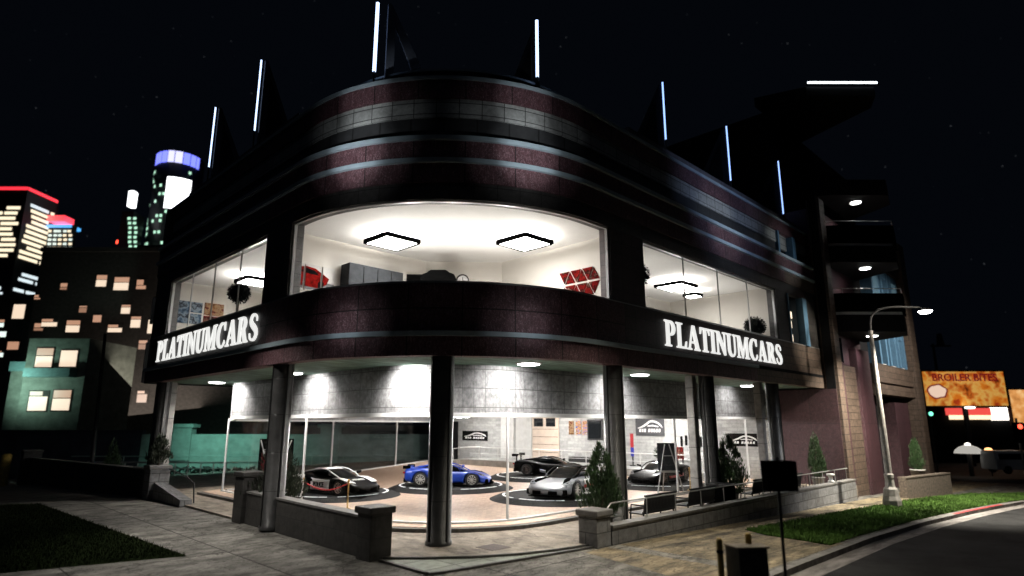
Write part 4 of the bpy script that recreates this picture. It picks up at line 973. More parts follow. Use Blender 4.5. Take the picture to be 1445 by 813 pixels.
    for s in (-1, 1):
        rs = []
        for x, f0, f1 in ((1.05, .40, .60), (1.45, .46, .74), (1.85, .62, .86)):
            w, zb, zs, zc = tabi(x); z = (zs + zc) / 2 + .022
            rs.append([(x, s * w * f0, z), (x, s * w * f1, z + .004), (x, s * w * f1, z - .03), (x, s * w * f0, z - .03)])
        loft(m, rs, False)
    m.build('hood_vent', 'black', root, True)
    m = MB(); m.box(2.16, 2.35, -.60, .60, .14, .19); m.box(2.0, 2.2, -.85, -.6, .18, .38); m.box(2.0, 2.2, .6, .85, .18, .38); m.build('bumper_intake', 'black', root, True, .03)
    m = MB(); m.box(2.22, 2.33, -.52, -.16, .2, .33); m.box(2.22, 2.33, .16, .52, .2, .33); m.build('grille', 'black', root, True, .02)
    m = MB(); m.box(-2.27, -2.1, -.75, .75, .2, .42); m.build('diffuser', 'black', root, True, .02)
    if wing:
        h, w_ = wing; m = MB(); m.box(-2.3, -1.98, -w_, w_, h, h + .04); m.build('rear_wing', body if body != 'paint_silver' else 'black', root, True, .015)
        m = MB()
        for s in (-1, 1): m.box(-2.16, -2.08, s * .5 - .02, s * .5 + .02, .8, h); m.box(-2.34, -1.94, s * w_ - .02, s * w_ + .02, h - .06, h + .1)
        m.build('wing_strut', 'black', root, True)
    def side(x0, x1, f0, f1, m_, nm, skew=0.):
        for s in (-1, 1):
            m = MB(); n = 8; vs = []
            for i in range(n + 1):
                for k in range(4):
                    f = f0 + (f1 - f0) * k / 3; x = x0 + (x1 - x0) * i / n + skew * f; w, zb, zs, zc = tabi(x)
                    z = zb + (zs - zb) * f; y = w * (.985 + .012 * math.sin(min(1, f) * 3.14)) if f < .9 else w * .965
                    vs.append((x, s * (y + .008), z))
            fs = [(i * 4 + k, i * 4 + k + 1, i * 4 + k + 5, i * 4 + k + 4) for i in range(n) for k in range(3)]
            m.add(vs, fs, None, True); o = m.build(nm, m_, root, True)
            sd = o.modifiers.new('solid', 'SOLIDIFY'); sd.thickness = .008; sd.offset = 0
            if police and nm == 'door': text('POLICE', .30, 'black', 'lettering', o, (0.02, s * .965, .44), (s * -1, 0, 0), (0, 0, 1), .012, .72)
    if police:
        side(-.55, .72, .12, .92, 'paint_white', 'door'); side(-2.1, -.95, .70, .96, 'paint_white', 'rear_panel')
        m = MB(); 
        rs = []
        for x in (.85, 1.3, 1.75, 2.0):
            w, zb, zs, zc = tabi(x); rs.append([(x, w * .56, (zs + zc) / 2 + .03), (x, w * .92, zs + .02), (x, w * .92, zs - .01), (x, w * .56, (zs + zc) / 2)])
        loft(m, rs); rs = [[(p[0], -p[1], p[2]) for p in r_] for r_ in rs]; loft(m, rs); m.build('wing_panel', 'paint_white', root, True)
        text('POLICE', .22, 'white_paint', 'lettering', root, (1.62, 0, .66), (0, 1, 0), (-1, 0, .30), .02)
    if red: side(-1.0, .75, .30, .52, 'paint_red', 'stripe', .1)
    if stripes:
        side(-2.05, -.98, .66, .96, 'paint_white', 'rear_panel'); side(-2.05, -1.82, .2, .66, 'paint_white', 'rear_panel')
        side(-1.0, .62, .10, .93, 'paint_white', 'door'); side(-.95, .60, .36, .60, 'paint_red', 'stripe', .1)
    return root
mat('lens', (.22, .23, .25), .1, .3, var=.1, bump=0); mat('tail_red', (.4, .01, .01), .2, var=.1, bump=0)
def platform(x, y, r, label, h=.16):
    z = .19; root = thing('display_platform', label, 'platform', (x, y, z), 0, 'round black car platforms')
    m = MB(); m.lathe([(r, 0), (r - .05, .02), (r - .42, h), (0, h)], (x, y, z), 48, smooth=False); m.build('deck', 'platform_black', root)
    m = MB(); n = 36
    for i in range(n):
        if i % 6 == 5: continue
        a, b = 2 * math.pi * (i + .06) / n, 2 * math.pi * (i + .94) / n; ri, ro = r - .62, r - .52
        P = [(x + q * math.cos(t), y + q * math.sin(t)) for q, t in ((ri, a), (ro, a), (ro, b), (ri, b))]
        m.prism(P, z + h + .002, z + h + .012)
    m.build('edge_light', 'strip_white', root)
emitter('strip_white', (1, 1, 1), .55)
platform(14.4, 24.9, 2.7, 'round black platform under the police car'); platform(19.9, 23.9, 3.0, 'round black platform under the blue car')
platform(20.2, 17.5, 2.75, 'round black platform under the silver car'); platform(27.3, 24.6, 3.2, 'round black platform under the dark winged car'); platform(27.9, 17.55, 2.75, 'round black platform under the black and red car')
PZ = .352
car('black and white police sports car with red rope before it', (14.1, 24.7, PZ), R(-78), 'paint_black', 'paint_white', wing=None, police=True)
car('blue sports car with silver rims behind the middle column', (19.6, 23.75, PZ), R(-47), 'paint_blue', 'paint_blue', wing=(.93, .62))
car('black winged sports car at the back behind the silver car', (27.5, 24.2, PZ), R(-62), 'paint_dark', 'paint_dark', 'rim_dark', wing=(1.22, .85))
sc_ = car('silver sports car with white door and red stripe', (20.65, 17.1, PZ), R(194), 'paint_silver', 'paint_black', wing=None, stripes=True); sc_.scale = (1, 1, 1)
car('black sports car with red sill behind the easel and tall shrub', (27.9, 17.3, PZ), R(186), 'paint_black', 'paint_black', 'rim_dark', wing=None, red=True)

# ------------------------------------------------------------------ smaller showroom things
def wall_logo(y0, y1, z0, z1, label, m_='poster_black'):
    root = thing('poster', label, 'poster', (34.98, (y0 + y1) / 2, z0), 0, 'black posters with a white car outline')
    m = MB(); m.box(34.93, 34.985, min(y0, y1), max(y0, y1), z0, z1); m.build('board', m_, root)
    W_, H_ = abs(y1 - y0), z1 - z0; O = (34.929, max(y0, y1), z0); U = (0, -W_, 0); V = (0, 0, H_); m = MB()
    top = catmull([(.08, .42), (.22, .52), (.36, .66), (.48, .80), (.62, .84), (.76, .78), (.9, .62), (.95, .46)], 5)
    low = catmull([(.95, .43), (.84, .58), (.74, .69), (.62, .74), (.52, .72), (.42, .60), (.28, .47), (.08, .39)], 5)
    polyplate(m, O, U, V, top + low, (), .012)
    polyplate(m, O, U, V, [(.42, .55), (.62, .60), (.82, .52), (.80, .47), (.60, .52), (.44, .5)], (), .012)
    x = .12
    for i, w_ in enumerate((.09, .07, .08, .05, .09, .08, .07, .09, .08)):
        if i != 3: polyplate(m, O, U, V, [(x, .2), (x + w_ * .8, .2), (x + w_ * .9, .38), (x + w_ * .25, .38)], (), .012)
        x += w_ + .008
    m.build('car_outline', 'white_paint', root)
wall_logo(40.6, 37.5, 1.85, 2.62, 'black poster with white car outline left of the tan door')
wall_logo(23.3, 21.2, 2.45, 3.6, 'dark grey poster with white car outline high above the right desk', 'poster_grey')
wall_logo(17.05, 15.2, 1.95, 2.66, 'black poster with white car outline on the far right white wall')
def small_print(mname, X, y, z, w_, h_, label, group):
    root = thing('picture', label, 'picture', (X, y, z), 0, group)
    m = MB(); m.box(X - .03, X, y - w_ / 2, y + w_ / 2, z, z + h_); m.build('board', mname, root)
for i, (y, lb) in enumerate(((28.75, 'left one of three narrow pictures right of the tan door'), (28.1, 'middle one of three narrow pictures right of the tan door'), (27.5, 'right one of three narrow pictures beside the dark window'))):
    small_print('print_multi' if i else 'print_orange', 34.99, y, 2.45, .48, .95, lb, 'narrow pictures by the tan door')
for i in range(5):
    yy = 20.05 - i * .32
    small_print('poster_black', 34.99, yy, 1.85 + .06 * (i % 2), .15, .6, ('first', 'second', 'third', 'fourth', 'fifth')[i] + ' slim black wall bar from the left above the white desk', 'slim black wall bars')
root = thing('reception_desk', 'white reception desk before the back wall at the right', 'desk', (33.9, 18.5, .62))
m = MB(); m.box(33.5, 34.3, 17.4, 19.5, .62, 1.1); m.build('desk_body', 'white_stone', root, bevel=.02)
m = MB(); m.box(33.35, 34.45, 17.3, 19.6, 1.1, 1.17); m.build('desk_top', 'white_paint', root, bevel=.015)
root = thing('monitor', 'white monitor on the reception desk', 'monitor', (33.8, 18.2, 1.17))
m = MB(); m.box(33.75, 33.8, 17.9, 18.5, 1.22, 1.58); m.build('screen', 'white_paint', root, bevel=.01)
m = MB(); m.box(33.7, 33.95, 18.1, 18.3, 1.17, 1.19); m.tube((33.83, 18.2, 1.18), (33.83, 18.2, 1.4), .03); m.build('stand', 'frame_metal', root)
root = thing('flower_vase', 'dark red flowers in a dark vase on the reception desk', 'vase', (33.8, 17.7, 1.17))
m = MB(); m.lathe([(0, 0), (.09, 0), (.12, .2), (.06, .35), (.07, .42)], (33.8, 17.7, 1.17), 12); m.build('vase', 'dark_metal', root)
m = MB(); rd = random.Random(3)
for i in range(40):
    p = Vector((33.8 + rd.gauss(0, .12), 17.7 + rd.gauss(0, .12), 1.85 + rd.gauss(0, .1))); m.tube(p, p + Vector((rd.gauss(0, .03), rd.gauss(0, .03), .07)), .03, .05, 5)
    if i < 8: m.tube((33.8, 17.7, 1.5), p, .008, n=4)
m.build('flowers', 'rope_red', root)
root = thing('banner', 'red product banner standing at the desk front', 'banner', (33.2, 19.2, .62))
m = MB(); m.box(33.2, 33.24, 18.95, 19.45, 1.2, 1.87); m.build('panel', 'print_red', root)
m = MB(); m.box(33.18, 33.26, 19.0, 19.05, .64, 1.2); m.box(33.18, 33.26, 19.35, 19.4, .64, 1.2); m.box(33.1, 33.35, 18.95, 19.45, .62, .64); m.build('foot', 'dark_metal', root)
root = thing('banner', 'slim red and blue roll banner beside the right corner column', 'banner', (33.8, 22.87, .62))
m = MB(); m.box(33.78, 33.82, 22.76, 22.98, 1.75, 2.6); m.build('upper_panel', 'red_plastic', root)
m = MB(); m.box(33.78, 33.82, 22.76, 22.98, 1.2, 1.745); m.build('lower_panel', 'blue_plastic', root)
m = MB(); m.box(33.6, 34.0, 22.76, 22.98, .62, .68); m.box(33.79, 33.81, 22.8, 22.9, .68, 1.2); m.build('foot', 'dark_metal', root)
root = thing('potted_shrub', 'round dark green plant in a pot by the white back wall left of the easel', 'shrub', (34.3, 21.2, .62))
m = MB(); m.lathe([(0, 0), (.16, 0), (.2, .45), (0, .45)], (34.3, 21.2, .62), 12); m.build('pot', 'pot_grey', root)
m = MB(); rd = random.Random(9)
for i in range(500):
    v = Vector((rd.gauss(0, 1), rd.gauss(0, 1), rd.gauss(0, 1))).normalized() * rd.uniform(.15, .36); q = Vector((34.3, 21.2, 1.42)) + v; a = v.orthogonal().normalized() * .04; m.add([q - a, q + a, q + v.normalized() * .1], [(0, 1, 2)], [[(i * .1, i * .2)] * 3])
m.build('crown', 'leaf_dark', root)
# easel with dark board
root = thing('display_easel', 'dark metal easel with a grey board in front of the black car', 'easel', (25.3, 15.3, .2), R(-40))
m = MB(); m.box(-.42, .42, -.03, .03, .95, 2.15); m.build('board', 'grey_panel', root, True, .01)
for p, q in (((-.1, -.12, 2.1), (-.6, -.35, 0)), ((.1, -.12, 2.1), (.6, -.35, 0)), ((0, .05, 2.1), (0, .75, 0))): m = MB(); m.tube(p, q, .028, n=8); m.build('leg', 'frame_metal', root, True)
m = MB(); m.box(-.5, .5, -.2, -.02, .90, .95); m.tube((-.33, -.25, .9), (.33, -.25, .9), .02); m.tube((-.2, -.16, 1.6), (.2, -.16, 1.6), .02); m.build('crossbar', 'frame_metal', root, True)
# red poster easel at the left
root = thing('display_easel', 'red and black poster on a white easel by the left column', 'easel', (12.6, 27.2, .2), R(-45))
m = MB(); m.box(-.75, .75, -.03, .03, .75, 2.35); m.build('board', 'poster_black', root, True, .01)
m = MB(); m.box(-.62, .62, -.045, -.03, .8, 1.75); m.build('print', 'red_print', root, True) if 'red_print' in MATS else (mat('red_print', (.17, .008, .02), .4, var=.7, nscale=1.5, bump=0), m.build('print', 'red_print', root, True))
text('EDITION', .30, 'white_paint', 'lettering', root, (0, -.05, 1.78), (1, 0, 0), (0, 0, 1), .006, .95)
for s in (-1, 1): m = MB(); m.tube((s * .68, -.1, 2.3), (s * .08, -.2, .6), .03, n=8); m.tube((s * .08, -.2, .6), (s * .55, -.35, 0), .03, n=8); m.build('leg', 'white_metal', root, True)
m = MB(); m.box(-.8, .8, -.35, .05, .62, .72); m.build('tray', 'red_plastic', root, True, .02)
# rope stanchions
def stanchion(x, y, label):
    root = thing('rope_stanchion', label, 'stanchion', (x, y, .19), 0, 'gold rope posts')
    m = MB(); m.lathe([(0, 0), (.17, 0), (.15, .04), (.03, .07), (.026, .95), (.05, .97), (.05, 1.02), (.0, 1.05)], (x, y, .19), 16); m.build('post', 'gold', root)
    m = MB(); m.lathe([(.04, .88), (.055, .9), (.04, .92)], (x, y, .19), 12); m.build('rope_ring', 'gold', root)
stanchion(12.35, 20.6, 'gold rope post left of the glass mullion by the police car'); stanchion(11.6, 22.6, 'gold rope post at the far end of the red rope'); stanchion(26.9, 15.1, 'gold rope post in front of the black and red car')
m = MB(); pts = [(12.35 + (11.6 - 12.35) * t / 10, 20.6 + 2.0 * t / 10, 1.10 - .28 * math.sin(math.pi * t / 10)) for t in range(11)]
m.path(pts, .025); tag(m.build('barrier_rope', 'rope_red'), 'red barrier rope hanging before the police car door', 'rope')

# ------------------------------------------------------------------ upper rooms
root = thing('cabinet', 'long grey cabinet against the left wall of the corner room', 'cabinet', (12.3, 19.6, 6.32))
m = MB(); m.box(11.15, 13.5, 19.35, 19.95, 6.32, 8.92); m.build('carcass', 'grey_panel', root, bevel=.02)
for x in (11.75, 12.35, 12.95): m = MB(); m.box(x - .01, x + .01, 19.335, 19.35, 6.5, 8.85); m.build('door_gap', 'black', root)
root = thing('armchair', 'black high backed armchair with rolled top behind the corner window', 'armchair', (14.05, 17.8, 6.32), R(-45))
m = MB(); m.box(-.55, .55, -.35, .4, .3, .6); m.build('seat', 'black', root, True, .08)
m = MB(); prof = [(-.66, .4), (.66, .4), (.66, 2.1), (.60, 2.28), (.42, 2.34), (.30, 2.44), (-.30, 2.44), (-.42, 2.34), (-.60, 2.28), (-.66, 2.1)]
polyplate(m, (0, -.2, 0), (1, 0, 0), (0, 0, 1), prof, (), .3); m.build('backrest', 'black', root, True, .06)
for s in (-1, 1):
    m = MB(); m.box(s * .62 - .1, s * .62 + .1, -.35, .4, .3, 1.0); m.build('armrest', 'black', root, True, .06)
    for q in (-.3, .3): m = MB(); m.tube((s * .5, q, .3), (s * .5, q, 0), .04); m.build('leg', 'black', root, True)
root = thing('monitor', 'black monitor beside the armchair in the corner room', 'monitor', (14.2, 19.4, 7.6), R(-45))
m = MB(); m.box(-.42, .42, -.03, .03, .85, 1.4); m.build('screen', 'black', root, True, .01)
m = MB(); m.box(-.2, .2, -.15, .15, 0, .03); m.box(-.04, .04, -.02, .02, 0, .9); m.build('stand', 'dark_metal', root, True)
root = thing('office_desk', 'dark desk carrying the monitor in the corner room', 'desk', (14.3, 19.1, 6.32), R(-45))
m = MB(); m.box(-1.0, 1.0, -.4, .45, 1.18, 1.28); m.build('desk_top', 'dark_metal', root, True, .01)
for s in (-.9, .9): m = MB(); m.box(s - .05, s + .05, -.35, .4, 0, 1.18); m.build('leg', 'dark_metal', root, True)
root = thing('wall_clock', 'round white wall clock with a dark rim in the corner room', 'clock', (16.22, 19.0, 9.0), R(-42.5))
m = MB(); m.lathe([(.0, .02), (.24, .02)], (0, 0, 0), 28, axis='y'); m.lathe([(.24, .03), (.24, .06), (.28, .06), (.28, 0)], (0, 0, 0), 28, axis='y')
m = MB(); m.lathe([(.22, -.0), (.22, .05), (.27, .05), (.27, 0)], (0, -.03, -.0), 28, axis='y'); m.build('rim', 'dark_metal', root, True)
m = MB(); m.lathe([(0, .02), (.22, .02)], (0, -.02, 0), 28, axis='y'); m.build('face', 'clock_white', root, True)
m = MB(); m.box(-.01, .01, -.05, -.045, 0, .15); m.box(-.01, .1, -.05, -.045, -.01, .01); m.build('hands', 'black', root, True)
# red car triptych on the left wall of the corner room
mat('print_car', (.13, .006, .005), .9, spec=0, var=.8, nscale=5, bump=0); mat('print_pale', (.50, .48, .46), .5, var=.2, nscale=2, bump=0); mat('print_shadow', (.05, .05, .055), .5, var=.3, bump=0)
for i, (x0, x1) in enumerate(((9.28, 9.72), (9.78, 10.38), (10.44, 10.92))):
    root = thing('picture', ('left', 'middle', 'right')[i] + ' panel of the three part red car picture in the corner room', 'picture', (x0, 19.98, 7.8), 0, 'three part red car picture')
    m = MB(); m.box(x0, x1, 19.95, 19.995, 7.75 + .03 * i, 8.72); m.build('panel', 'print_pale', root)
    W0, W1 = 9.2, 10.95
    def clip(poly):
        out = []
        for side, lim in ((1, x0 + .01), (-1, x1 - .01)):
            out = []
            for a, b in zip(poly, poly[1:] + poly[:1]):
                ia, ib = side * (a[0] - lim) >= 0, side * (b[0] - lim) >= 0
                if ia: out.append(a)
                if ia != ib: t = (lim - a[0]) / (b[0] - a[0]); out.append((lim, a[1] + (b[1] - a[1]) * t))
            poly = out
            if not poly: break
        return poly
    for nm, mt, P, t in (('shadow', 'print_shadow', [(9.25, 7.9), (9.9, 7.8), (10.9, 7.95), (10.9, 8.12), (9.25, 8.2)], .006), ('red_car', 'print_car', [(9.24, 8.1), (9.6, 7.93), (10.3, 7.9), (10.62, 8.08), (10.7, 8.3), (10.45, 8.44), (10.15, 8.6), (9.8, 8.64), (9.5, 8.56), (9.25, 8.42)], .012), ('car_window', 'poster_black', [(9.62, 8.42), (9.95, 8.38), (10.3, 8.36), (10.12, 8.52), (9.82, 8.57)], .018), ('wheel', 'poster_black', [(10.28, 7.9), (10.46, 7.93), (10.5, 8.12), (10.38, 8.2), (10.27, 8.1)], .018), ('wheel', 'poster_black', [(9.26, 7.86), (9.44, 7.9), (9.46, 8.14), (9.34, 8.22), (9.26, 8.14)], .018)):
        P = clip(P)
        if P and len(P) > 2: m = MB(); polyplate(m, (0, 19.95, 0), (1, 0, 0), (0, 0, 1), P, (), t); m.build(nm, mt, root)
# triangle tiles on the right wall of the corner room
k = 0
names = ['lower', 'upper']; U = .46; Hh = .52
for row in range(2):
    for i in range(6 + row % 1):
        up = (i + row) % 2 == 0; xx = i * U * .5
        root = thing('picture', f'{("top" if row else "bottom")} row triangle picture of the red set, {("first", "second", "third", "fourth", "fifth", "sixth")[i]} from the left', 'picture', (17.38, 14.6 - xx, 7.7), 0, 'red triangle pictures in the corner room')
        z0 = 7.72 + row * (Hh + .03); P = [(0, 0), (U, 0), (U / 2, Hh)] if up else [(0, Hh), (U / 2, 0), (U, Hh)]
        c = (sum(p[0] for p in P) / 3, sum(p[1] for p in P) / 3); P = [(c[0] + (p[0] - c[0]) * .86, c[1] + (p[1] - c[1]) * .86) for p in P]
        m = MB(); polyplate(m, (17.395, 14.75 - xx * 1.2, z0), (0, -1.2, 0), (0, 0, 1), P, (), .03); m.build('panel', 'print_red', root)
# left room: two picture groups and a round plant
for x0, x1, z0, z1, mt, lb in ((9.12, 9.62, 7.85, 8.9, 'print_blue', 'tall blue road picture in the left room'), (9.68, 10.2, 8.4, 8.9, 'print_blue', 'upper small blue picture in the left room'), (9.68, 10.2, 7.85, 8.34, 'print_blue', 'lower small blue picture in the left room'), (10.3, 11.2, 8.35, 8.95, 'print_orange', 'orange car picture in the left room'), (10.3, 11.2, 7.7, 8.3, 'print_red', 'dark red picture below the orange one in the left room')):
    root = thing('picture', lb, 'picture', (x0, 31.2, z0), 0, 'pictures in the left room'); m = MB(); m.box(x0, x1, 31.2, 31.25, z0, z1); m.build('board', mt, root)
def ball_plant(x, y, z, r, label, zf=6.32):
    root = thing('round_plant', label, 'plant', (x, y, zf), 0, 'round dark plants in the upper rooms'); rnd = random.Random(int(x * 31))
    m = MB(); m.lathe([(0, 0), (.22, 0), (.28, .5), (0, .5)], (x, y, zf), 14); m.build('pot', 'dark_metal', root)
    m = MB(); m.tube((x, y, zf + .4), (x, y, z - r * .6), .04, n=7); m.build('stem', 'bark', root)
    m = MB()
    m.lathe([(0, -r * .82), (r * .6, -r * .58), (r * .82, 0), (r * .6, r * .58), (0, r * .82)], (x, y, z), 14)
    for i in range(1500):
        v = Vector((rnd.gauss(0, 1), rnd.gauss(0, 1), rnd.gauss(0, 1))).normalized() * r * rnd.uniform(.55, 1.0); p = Vector((x, y, z)) + v
        d = (v + Vector((rnd.gauss(0, .2), rnd.gauss(0, .2), rnd.gauss(0, .2))) * r).normalized(); w = d.orthogonal().normalized() * .035
        m.add([p - w, p + w, p + d * .08], [(0, 1, 2)], [[(i * .1, i * .3)] * 3])
    m.build('crown', 'black_leaf', root)
mat('black_leaf', (.004, .005, .004), .9, spec=.1, var=.4, bump=0)
ball_plant(9.35, 24.6, 8.28, .42, 'round black plant silhouette behind the left room window')
ball_plant(18.85, 12.25, 8.55, .45, 'round black plant silhouette at the left end of the right room window')
ball_plant(29.0, 12.35, 7.75, .5, 'round black plant silhouette at the right end of the right room window')
root = thing('office_chair', 'dark chair back beside the round plant in the left room', 'chair', (9.7, 21.3, 6.32), R(20))
m = MB(); m.box(-.35, .35, -.35, .35, .7, .82); m.build('seat', 'black', root, True, .04)
m = MB(); m.box(-.35, -.25, -.4, .4, .8, 1.45); m.build('backrest', 'black', root, True, .05)
m = MB(); m.tube((0, 0, .05), (0, 0, .7), .05); m.box(-.3, .3, -.04, .04, 0, .06); m.box(-.04, .04, -.3, .3, 0, .061); m.build('base', 'dark_metal', root, True)
root = thing('room_divider', 'dark grey partition screen in the right room', 'partition', (27.0, 16.4, 6.32))
m = MB(); m.box(23.3, 29.2, 16.3, 16.42, 6.32, 8.62); m.build('panel', 'grey_panel', root, bevel=.01)
m = MB(); m.box(23.2, 29.3, 16.28, 16.44, 8.62, 8.68); m.build('top_rail', 'black', root)
root = thing('sofa', 'grey sofa back before the partition in the right room', 'sofa', (25.2, 14.6, 6.32))
m = MB(); m.box(24.4, 26.0, 14.5, 15.4, 6.5, 7.1); m.build('seat', 'grey_panel', root, bevel=.08)
m = MB(); m.box(24.4, 26.0, 14.2, 14.5, 6.5, 7.75); m.build('backrest', 'grey_panel', root, bevel=.1)
for x in (24.5, 25.9): m = MB(); m.tube((x, 14.8, 6.32), (x, 14.8, 6.5), .05); m.build('leg', 'black', root)

# ------------------------------------------------------------------ left background: buildings and street wall
DU = Vector((.7071, -.7071, 0)); DN = Vector((-.7071, -.7071, 0))
def dpt(x, D, z): # point by sideways distance and diagonal depth
    p = Vector((.7071, .7071, 0)) * D + DU * x; p.z = z; return p
def sx(px, D): return (px - 722.5) / 868 * (D * .9764)      # sideways metres for a place at that depth
def block(mb, x0, x1, D, dep, z0, z1):
    a, b = dpt(x0, D, 0), dpt(x1, D, 0); c, d = dpt(x1, D + dep, 0), dpt(x0, D + dep, 0)
    return mb.prism([(p.x, p.y) for p in (a, b, c, d)], z0, z1)
def zat(py, D):   # height seen at that picture row for that depth (pitch 12.45 deg)
    t = math.radians(12.45); v = (406.5 - py) / 868; return 3.2 + D * (math.sin(t) + v * math.cos(t)) / (math.cos(t) - v * math.sin(t))
def depthcorr(px, py, D): # sideways metres at a picture place
    t = math.radians(12.45); v = (406.5 - py) / 868; return (px - 722.5) / 868 * D / (math.cos(t) - v * math.sin(t))
D = 85
root = thing('apartment_building', 'dark block with scattered warm lit windows behind the left wall', 'building', dpt(-55, D, -3))
m = MB(); block(m, depthcorr(57, 400, D), -34, D, 18, -4, zat(356, D)); m.build('wall', 'bg_wall', root)
m = MB(); block(m, -95, depthcorr(57, 400, D) - .02, D + 1, 16, -4, zat(414, D)); m.build('side_wall', 'bg_wall', root)
m = MB(); block(m, depthcorr(56, 400, D), -33.7, D - .3, 18.5, zat(356, D), zat(356, D) + .6); m.build('cornice', 'bg_wall', root)
m = MB(); block(m, -56, -48, D + 4, 8, zat(356, D) + .6, zat(356, D) + 2.2); m.build('roof_house', 'bg_wall', root)
WN = [(148, 397, 14, 16, 1), (176, 401, 20, 18, 1), (204, 402, 13, 13, 0), (32, 440, 16, 20, 1), (4, 457, 14, 10, 2), (8, 472, 12, 8, 2), (75, 456, 21, 10, 1), (108, 461, 18, 16, 1), (142, 450, 11, 10, 0), (167, 464, 19, 10, 1), (196, 455, 13, 15, 1), (221, 461, 15, 19, 1), (24, 488, 15, 11, 0), (134, 503, 13, 13, 0), (160, 517, 17, 11, 1), (189, 509, 11, 11, 0), (152, 566, 20, 21, 1), (181, 562, 13, 15, 1), (125, 562, 12, 13, 0), (5, 500, 10, 8, 2), (58, 420, 8, 6, 0)]
def winboard(root, px, py, w, h, D, mt, name='window', frame=True):
    s = D / 868 * 1.05; x = depthcorr(px, py, D); z = zat(py, D); m = MB()
    O = dpt(x, D, z) + DN * .02
    f = root
    if frame:
        patch(m, O, DU, Vector((0, 0, 1)), -w * s / 2 - .12, w * s / 2 + .12, -h * s / 2 - .12, h * s / 2 + .12, .05); f = m.build(name, 'bg_wall', root)
        cut = (.5, .1, -.1, .25)[int(px * 7 + py) % 4] * h * s
        m = MB(); patch(m, O + DN * .06, DU, Vector((0, 0, 1)), -w * s / 2, w * s / 2, -h * s / 2, cut - .05, .02); m.build('pane', mt, f)
        if cut < h * s * .45: m = MB(); patch(m, O + DN * .06, DU, Vector((0, 0, 1)), -w * s / 2, w * s * (.5 if py % 2 else .2), cut + .05, h * s / 2, .02); m.build('blind', 'warm_win', f)
    else:
        patch(m, O, DU, Vector((0, 0, 1)), -w * s / 2, w * s / 2, -h * s / 2, h * s / 2, .3); m.build(name, mt, root)
for px, py, w, h, kd in WN: winboard(root, px, py, w, h, D, ('warm_win', 'pale_win', 'white_win')[kd])
for px, py, w, h, kd in ((95, 405, 9, 9, 0), (122, 437, 10, 9, 0), (182, 437, 12, 12, 1), (60, 462, 12, 10, 0), (206, 487, 11, 12, 0), (214, 520, 12, 12, 1), (140, 540, 12, 12, 0), (205, 560, 13, 15, 0), (172, 540, 10, 9, 0)): winboard(root, px, py, w, h, D, ('warm_dim', 'pale_win')[kd])
lamp('AREA', 'block_fill', dpt(-48, D - 4.6, 7), 1000, (1, .86, .74), dpt(-49, D, 16), size=14)  # added soft fill so the dark block's wall stays readable
D2 = 70
root = thing('annex_house', 'pale two storey annex lit greenish in front of the dark block', 'building', dpt(-50, D2, -2))
x0, x1 = depthcorr(38, 530, D2), depthcorr(124, 530, D2)
m = MB(); block(m, x0, x1, D2, 9, -3, zat(478, D2)); m.build('wall', 'annex_wall', root)
m = MB(); block(m, depthcorr(8, 540, D2), x0 - .02, D2 + 1.0, 7, -3, zat(523, D2)); m.build('wing_wall', 'annex_wall', root)
m = MB(); block(m, depthcorr(6, 540, D2), x0 - .04, D2 + .8, 7, zat(523, D2), zat(521, D2) + .9); m.build('roof', 'annex_trim', root) if 'annex_trim' in MATS else (mat('annex_trim', (.20, .36, .36), .7, var=.2), m.build('roof', 'annex_trim', root))
m = MB(); block(m, depthcorr(50, 525, D2), depthcorr(114, 525, D2), D2 - 1.3, 1.25, zat(533, D2), zat(521, D2)); m.build('balcony', 'annex_trim', root)
for px, py, w, h in ((68, 505, 22, 25), (102, 506, 22, 22), (59, 566, 24, 25), (92, 565, 23, 26)): winboard(root, px, py, w, h, D2, 'pale_win')
# street retaining wall seen through the showroom
D3 = 62
root = thing('street_wall', 'pale teal retaining wall across the street, seen through the glass', 'wall', dpt(-20, D3, -1.5))
m = MB(); block(m, -36, 3, D3, .6, -3, 2.2); m.build('wall_body', 'teal_stucco', root)
m = MB(); block(m, -80, -36.01, D3 + .1, .6, -3, 2.6); m.build('side_wall', 'dark_stucco', root)
for x in (-17.6, -32, -3): m = MB(); block(m, x - .9, x + .9, D3 - .2, 1.0, -3, 3.2); block(m, x - 1.15, x + 1.15, D3 - .4, 1.4, 2.85, 3.15); m.build('wall_post', 'teal_stucco', root)
root = thing('street_hedge', 'black hedge bank below the teal street wall', 'hedge', dpt(-20, D3 - 4, -1.5)); m = MB(); rd = random.Random(5)
for i in range(2600):
    p = dpt(rd.uniform(-42, 2), D3 - 3 + rd.uniform(-1, 1), rd.uniform(-2.6, -.75)); a = Vector((rd.gauss(0, 1), rd.gauss(0, 1), rd.gauss(0, 1))).normalized() * .3; b = a.orthogonal().normalized() * .16
    m.add([p - a, p + b, p + a, p - b], [(0, 1, 2, 3)], [[(i * .1, i * .2)] * 4])
m.build('foliage', 'black_leaf', root)
root = thing('rail_fence', 'thin rail fence in front of the teal street wall', 'fence', dpt(-20, D3 - 1, -1)); m = MB()
for i in range(14): p = dpt(-40 + i * 3, D3 - .8, 0); m = MB(); m.tube((p.x, p.y, -1.5), (p.x, p.y, .12), .05, n=6); m.build('post', 'teal_stucco', root)
m = MB(); a, b = dpt(-42, D3 - .8, .15), dpt(2, D3 - .8, .15); m.tube(a, b, .05, n=6); m.build('rail', 'teal_stucco', root)
lamp('SPOT', 'street_light_teal', dpt(-28, D3 - 7, 5), 3000, (.45, 1, .80), dpt(-27, D3, .6), spot_size=R(112), spot_blend=1, shadow_soft_size=.4)
lamp('SPOT', 'street_light_annex', dpt(-55.5, D2 - 4.5, 7), 1500, (.62, 1, .84), dpt(-54, D2, 8), spot_size=R(118), spot_blend=1, shadow_soft_size=.6)
